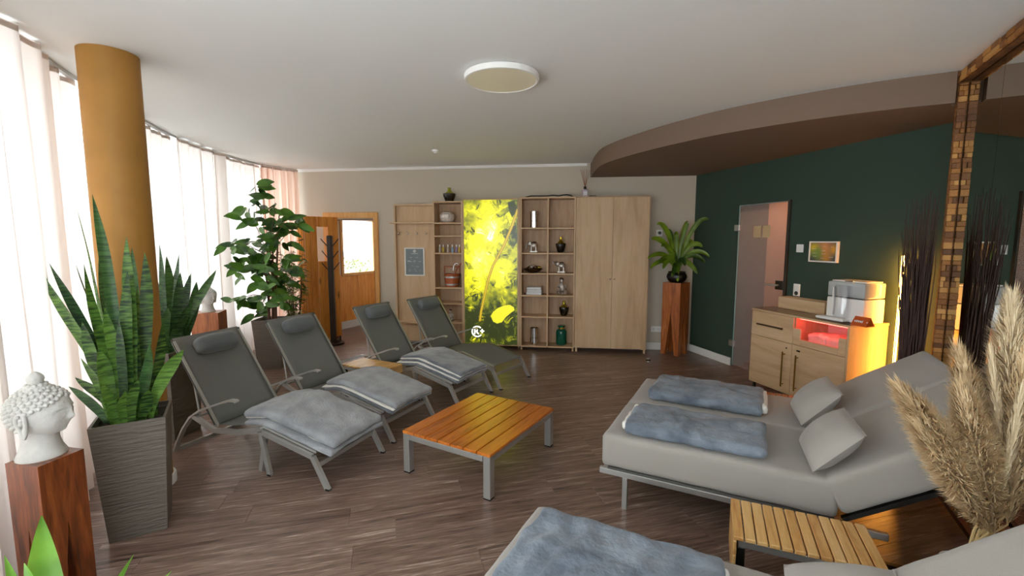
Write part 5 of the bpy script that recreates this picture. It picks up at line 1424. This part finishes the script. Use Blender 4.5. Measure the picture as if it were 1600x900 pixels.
# drinks machine
pm('white_gloss', hexc(238, 236, 232), .25); pm('grey_tank', hexc(176, 180, 180), .15)
mx0 = GW.hit(1304, 470, .26)[0]; mx1 = GW.hit(1364, 470, .26)[0]; mw = mx1 - mx0; mc = (mx0 + mx1) / 2
dm = thing('drinks_machine', 'white water dispenser with clear tank on the sideboard', 'water dispenser', GW.P(mc, .235, .8862), GW.rot)
MB().soft((0, 0, .105), (mw, .24, .21), .012, (12, 10, 8)).build('body', 'white_gloss', dm, 50)
MB().soft((0, .0, .281), (mw, .24, .138), .016, (12, 10, 8)).build('tank', 'grey_tank', dm, 50)
MB().soft((0, .005, .354), (mw - .03, .19, .014), .006, (8, 6, 3)).build('lid', 'white_gloss', dm, 50)
MB().soft((-.075, -.125, .018), (mw * .78, .15, .030), .014, (10, 6, 4)).build('drip_tray', 'white_gloss', dm, 50)
MB().lathe([(.072, .04), (.074, .31), (.068, .32), (.0, .322)], 28, (-.01, -.115, 0)).build('carafe', 'clear_glass', dm, 50)
MB().bar((-.085, -.145, .05), (-.085, -.145, .30), .018, .010).build('level_gauge', 'white_gloss', dm)
MB().bar((-mw / 2 + .02, -.118, .215), (mw / 2 - .02, -.118, .215), .006, .006).build('seam', 'dark_steel', dm)
MB().tube([(-.02, -.10, .345), (.05, -.10, .35)], .012, 8).build('spout', 'chrome', dm, 50)
# orange table sign
pm('orange_card', hexc(196, 84, 24), .6)
sx = GW.hit(1366, 503, .34)[0]; sx2 = min(sd1 - .02, GW.hit(1391, 503, .34)[0])
ts = thing('table_sign', 'small orange triangular table sign beside the water dispenser', 'sign', GW.P((sx + sx2) / 2 + .012, .395, .8862), GW.rot)
wS = sx2 - sx
m = MB(); m.prism([(-.05, 0), (.05, 0), (0, .075)], 1, lambda a, b, t: ((t - .5) * wS, a, b)); cd = m.build('card', 'orange_card', ts)
sl = Vector((0, .05, .075)).normalized()
for k, (xa, w_, h_) in enumerate(((-.045, .010, .016), (-.030, .012, .020), (-.014, .010, .016), (.002, .012, .016), (.016, .006, .022), (.055, .010, .010))):
    b_ = Vector((xa, -.0255, .036)); MB().bar(b_ - sl * h_ / 2, b_ + sl * h_ / 2, w_, .0015, up=(0, -.83, .55)).build('lettering', 'paper_white', cd)
# picture, switch, socket on the green wall
pc = thing('wall_picture', 'small framed yellow and green price picture on the green wall', 'picture', GW.o, GW.rot)
a0, z1_ = GW.hit(1265, 378, .03); a1, z0_ = GW.hit(1307, 411, .03)
a0, a1, z0_, z1_ = a0, a1, z0_, z1_ + .006
for (a, b, c, e) in ((a0, a1, z0_, z0_ + .014), (a0, a1, z1_ - .014, z1_), (a0, a0 + .014, z0_ + .014, z1_ - .014), (a1 - .014, a1, z0_ + .014, z1_ - .014)): gb(pc, 'frame', a, b, .001, .035, c, e, 'white_paint', .002)
H, W = 60, 84; yy, xx = np.mgrid[0:H, 0:W]; U, Vv = xx / W, yy / H; q = np.random.RandomState(2)
img = np.ones((H, W, 3)) * L3(66, 74, 74)
def put(u, v, su, sv, c, k=1.0):
    g = (np.exp(-((U - u) / su) ** 2 - ((Vv - v) / sv) ** 2) * k).clip(0, 1)[..., None]; img[:] = img * (1 - g) + g * c
put(.15, .6, .25, .5, L3(128, 150, 60)); put(.16, .25, .18, .2, L3(236, 196, 30)); put(.55, .3, .25, .5, L3(232, 150, 90)); put(.62, .8, .16, .4, L3(206, 140, 50)); put(.88, .35, .12, .25, L3(226, 160, 40)); put(.3, .55, .18, .35, L3(120, 150, 56)); put(.05, .95, .25, .25, L3(70, 72, 74))
for (r, c, n) in ((20, 6, 14), (26, 36, 14), (34, 8, 16), (36, 38, 18), (44, 10, 12), (46, 60, 14), (50, 36, 12), (12, 40, 10), (14, 66, 8)):
    for k in range(n):
        if q.rand() < .6: img[r, c + k] = L3(240, 236, 220)
print_sheet(pc, 'print', a0 + .012, a1 - .012, z0_ + .012, z1_ - .012, .028, img, 'paper_print')
t = thing('light_switch', 'white light switch on the green wall beside the glass door', 'switch', GW.o, GW.rot)
gb(t, 'plate', 1.698, 1.783, .001, .010, 1.472, 1.556, 'white_paint', .003); gb(t, 'rocker', 1.711, 1.770, .010, .014, 1.485, 1.543, 'white_gloss', .002)
t = thing('wall_socket', 'white double socket above the oak box on the green wall', 'socket', GW.o, GW.rot)
gb(t, 'plate', 1.693, 1.775, .001, .010, 1.005, 1.135, 'white_paint', .003); gb(t, 'rocker', 1.704, 1.764, .010, .014, 1.072, 1.124, 'white_gloss', .002)
MB().tube([(1.734, -.010, 1.036), (1.734, -.0125, 1.036)], .022, 18).build('insert', 'black_plastic', t, 40)

# ================================================================ LIGHT BAR, TWIGS, PAMPAS
lp = PY(1407, 460, 3.79)
lb = thing('light_bar_lamp', 'slim vertical light bar floor lamp glowing amber in the corner', 'floor lamp', (lp.x, lp.y, 0))
emit('amber_led', (1.0, .38, .05, 1), 88.0)
LT = PY(1412, 396, 3.79).z
MB().lathe([(.0, 0), (.06, 0), (.06, .014), (.0, .018)], 28).build('base', 'aluminium', lb, 40)
MB().box((0, 0, (LT + .016) / 2), (.020, .014, LT - .016), .002).build('profile', 'aluminium', lb)
MB().box((.004, .011, (LT + .06) / 2), (.014, .008, LT - .10)).build('light_strip', 'amber_led', lb)
MB().box((-.004, -.0085, (LT + .06) / 2), (.010, .003, LT - .10)).build('light_strip', 'amber_led', lb)
tv = thing('twig_vase', 'tall bundle of dark brown twigs in a vase beside the mirror frame', 'twig arrangement', (2.885, 3.215, 0))
MB().lathe([(.0, 0), (.07, 0), (.085, .05), (.075, .30), (.06, .42), (.066, .45), (.055, .45), (.05, .40), (0, .38)], 28).build('vase', 'black_glaze', tv, 50)
pm('twig', hexc(62, 40, 32), .75, var=.25, vscale=30)
tb = []
rt_ = random.Random(31)
mn = MW.n
def twig_mesh(seed, H):
    r0 = random.Random(seed); pts = []; x = y = 0.0
    for k in range(9):
        t = k / 8; pts.append((x, y, .36 + (H - .36) * t)); x += r0.uniform(-.012, .012); y += r0.uniform(-.012, .012)
    return pts
for k in range(100):
    a = rt_.random() * 6.283; r = math.sqrt(rt_.random()); H_ = rt_.uniform(1.45, 1.95)
    bx, by = .045 * r * math.cos(a), .045 * r * math.sin(a); tx_, ty_ = .115 * r * math.cos(a + rt_.uniform(-.4, .4)), .13 * r * math.sin(a)
    pts = []
    for (x, y, z) in twig_mesh(k, H_):
        t = (z - .36) / (H_ - .36); p = Vector((bx + (tx_ - bx) * t + x, by + (ty_ - by) * t + y, z))
        dist = (Vector((2.885, 3.215, 0)) + Vector((p.x, p.y, 0)) - MW.o).dot(mn)
        if dist < .055: p += mn * (.055 - dist)
        pts.append(p)
    MB().tube(pts, [.0078 - .0062 * i / 8 for i in range(9)], 5).build('twig', 'twig', tv, 60)

pv = thing('pampas_vase', 'floor vase of beige pampas plumes between the daybeds at right', 'dried grass', (1.70, 1.60, 0))
MB().lathe([(.0, 0), (.075, 0), (.10, .05), (.11, .18), (.085, .31), (.06, .37), (.066, .39), (.055, .39), (.05, .35), (0, .33)], 28).build('vase', 'stone_white', pv, 50)
pm('pampas', hexc(206, 176, 132), .9, var=.15, vscale=20, col2=hexc(232, 208, 168)); pm('pampas_pale', hexc(228, 208, 172), .9); pm('pampas_stem', hexc(200, 172, 120), .8)
PV = Vector((1.70, 1.60, 0))
def plume(seed, tip, base, rad, n, mat):
    r0 = random.Random(seed); m = MB(); tip, base = tip - PV, base - PV; ax = tip - base; L = ax.length; axn = ax.normalized()
    e1 = axn.cross(Vector((0, 1, 0.2))).normalized(); e2 = axn.cross(e1)
    mid = base.lerp(tip, .5) + Vector((0, 0, L * .05)); 
    def axis(t): return (1 - t) ** 2 * base + 2 * t * (1 - t) * mid + t * t * tip
    for k in range(n):
        t = r0.random() ** .85; a = r0.random() * 6.283; o = axis(t * .96)
        env = rad * (math.sin(math.pi * (.10 + .86 * t)) ** .8 + .08)
        out = (e1 * math.cos(a) + e2 * math.sin(a)); l = r0.uniform(.05, .12) * min(1, L / .4)
        p1 = o + out * env * r0.uniform(.35, .8) + axn * l * .55; p2 = o + out * env * r0.uniform(.75, 1.25) + axn * l * r0.uniform(.8, 1.1) + Vector((0, 0, -.018 * r0.random()))
        wv = axn.cross(out).normalized() * r0.uniform(.0012, .0028)
        m.add([o - wv * .4, o + wv * .4, p1 + wv, p1 - wv, p2], [(0, 1, 2, 3), (3, 2, 4)])
    ob = m.build('plume', mat, pv); ob['kind'] = 'stuff'
    st = MB().tube([(0, 0, .34), tuple((Vector((0, 0, .34)) + base) / 2 + Vector((0, 0, .05))), tuple(base), tuple(axis(.5)), tuple(axis(.95))], [.004, .004, .0035, .003, .0015], 6); st.build('stem', 'pampas_stem', pv, 60)
k = 0
for (tu, tv_, bu, bv, y, rad, n, mt) in [(1411, 614, 1536, 800, 1.56, .066, 3200, 'pampas'), (1499, 556, 1550, 815, 1.66, .064, 3400, 'pampas'), (1504, 618, 1552, 838, 1.56, .068, 3600, 'pampas'), (1440, 676, 1545, 832, 1.54, .06, 2600, 'pampas'), (1549, 560, 1566, 720, 1.60, .020, 700, 'pampas_pale'),
                                        (1580, 470, 1572, 800, 1.62, .075, 3800, 'pampas_pale'), (1600, 560, 1574, 820, 1.58, .066, 3200, 'pampas'), (1594, 622, 1566, 770, 1.54, .022, 700, 'pampas_pale'), (1640, 640, 1590, 790, 1.58, .06, 1300, 'pampas')]:
    k += 1; plume(50 + k, PY(tu, tv_, y), PY(bu, bv, y + .02), rad, n, mt)
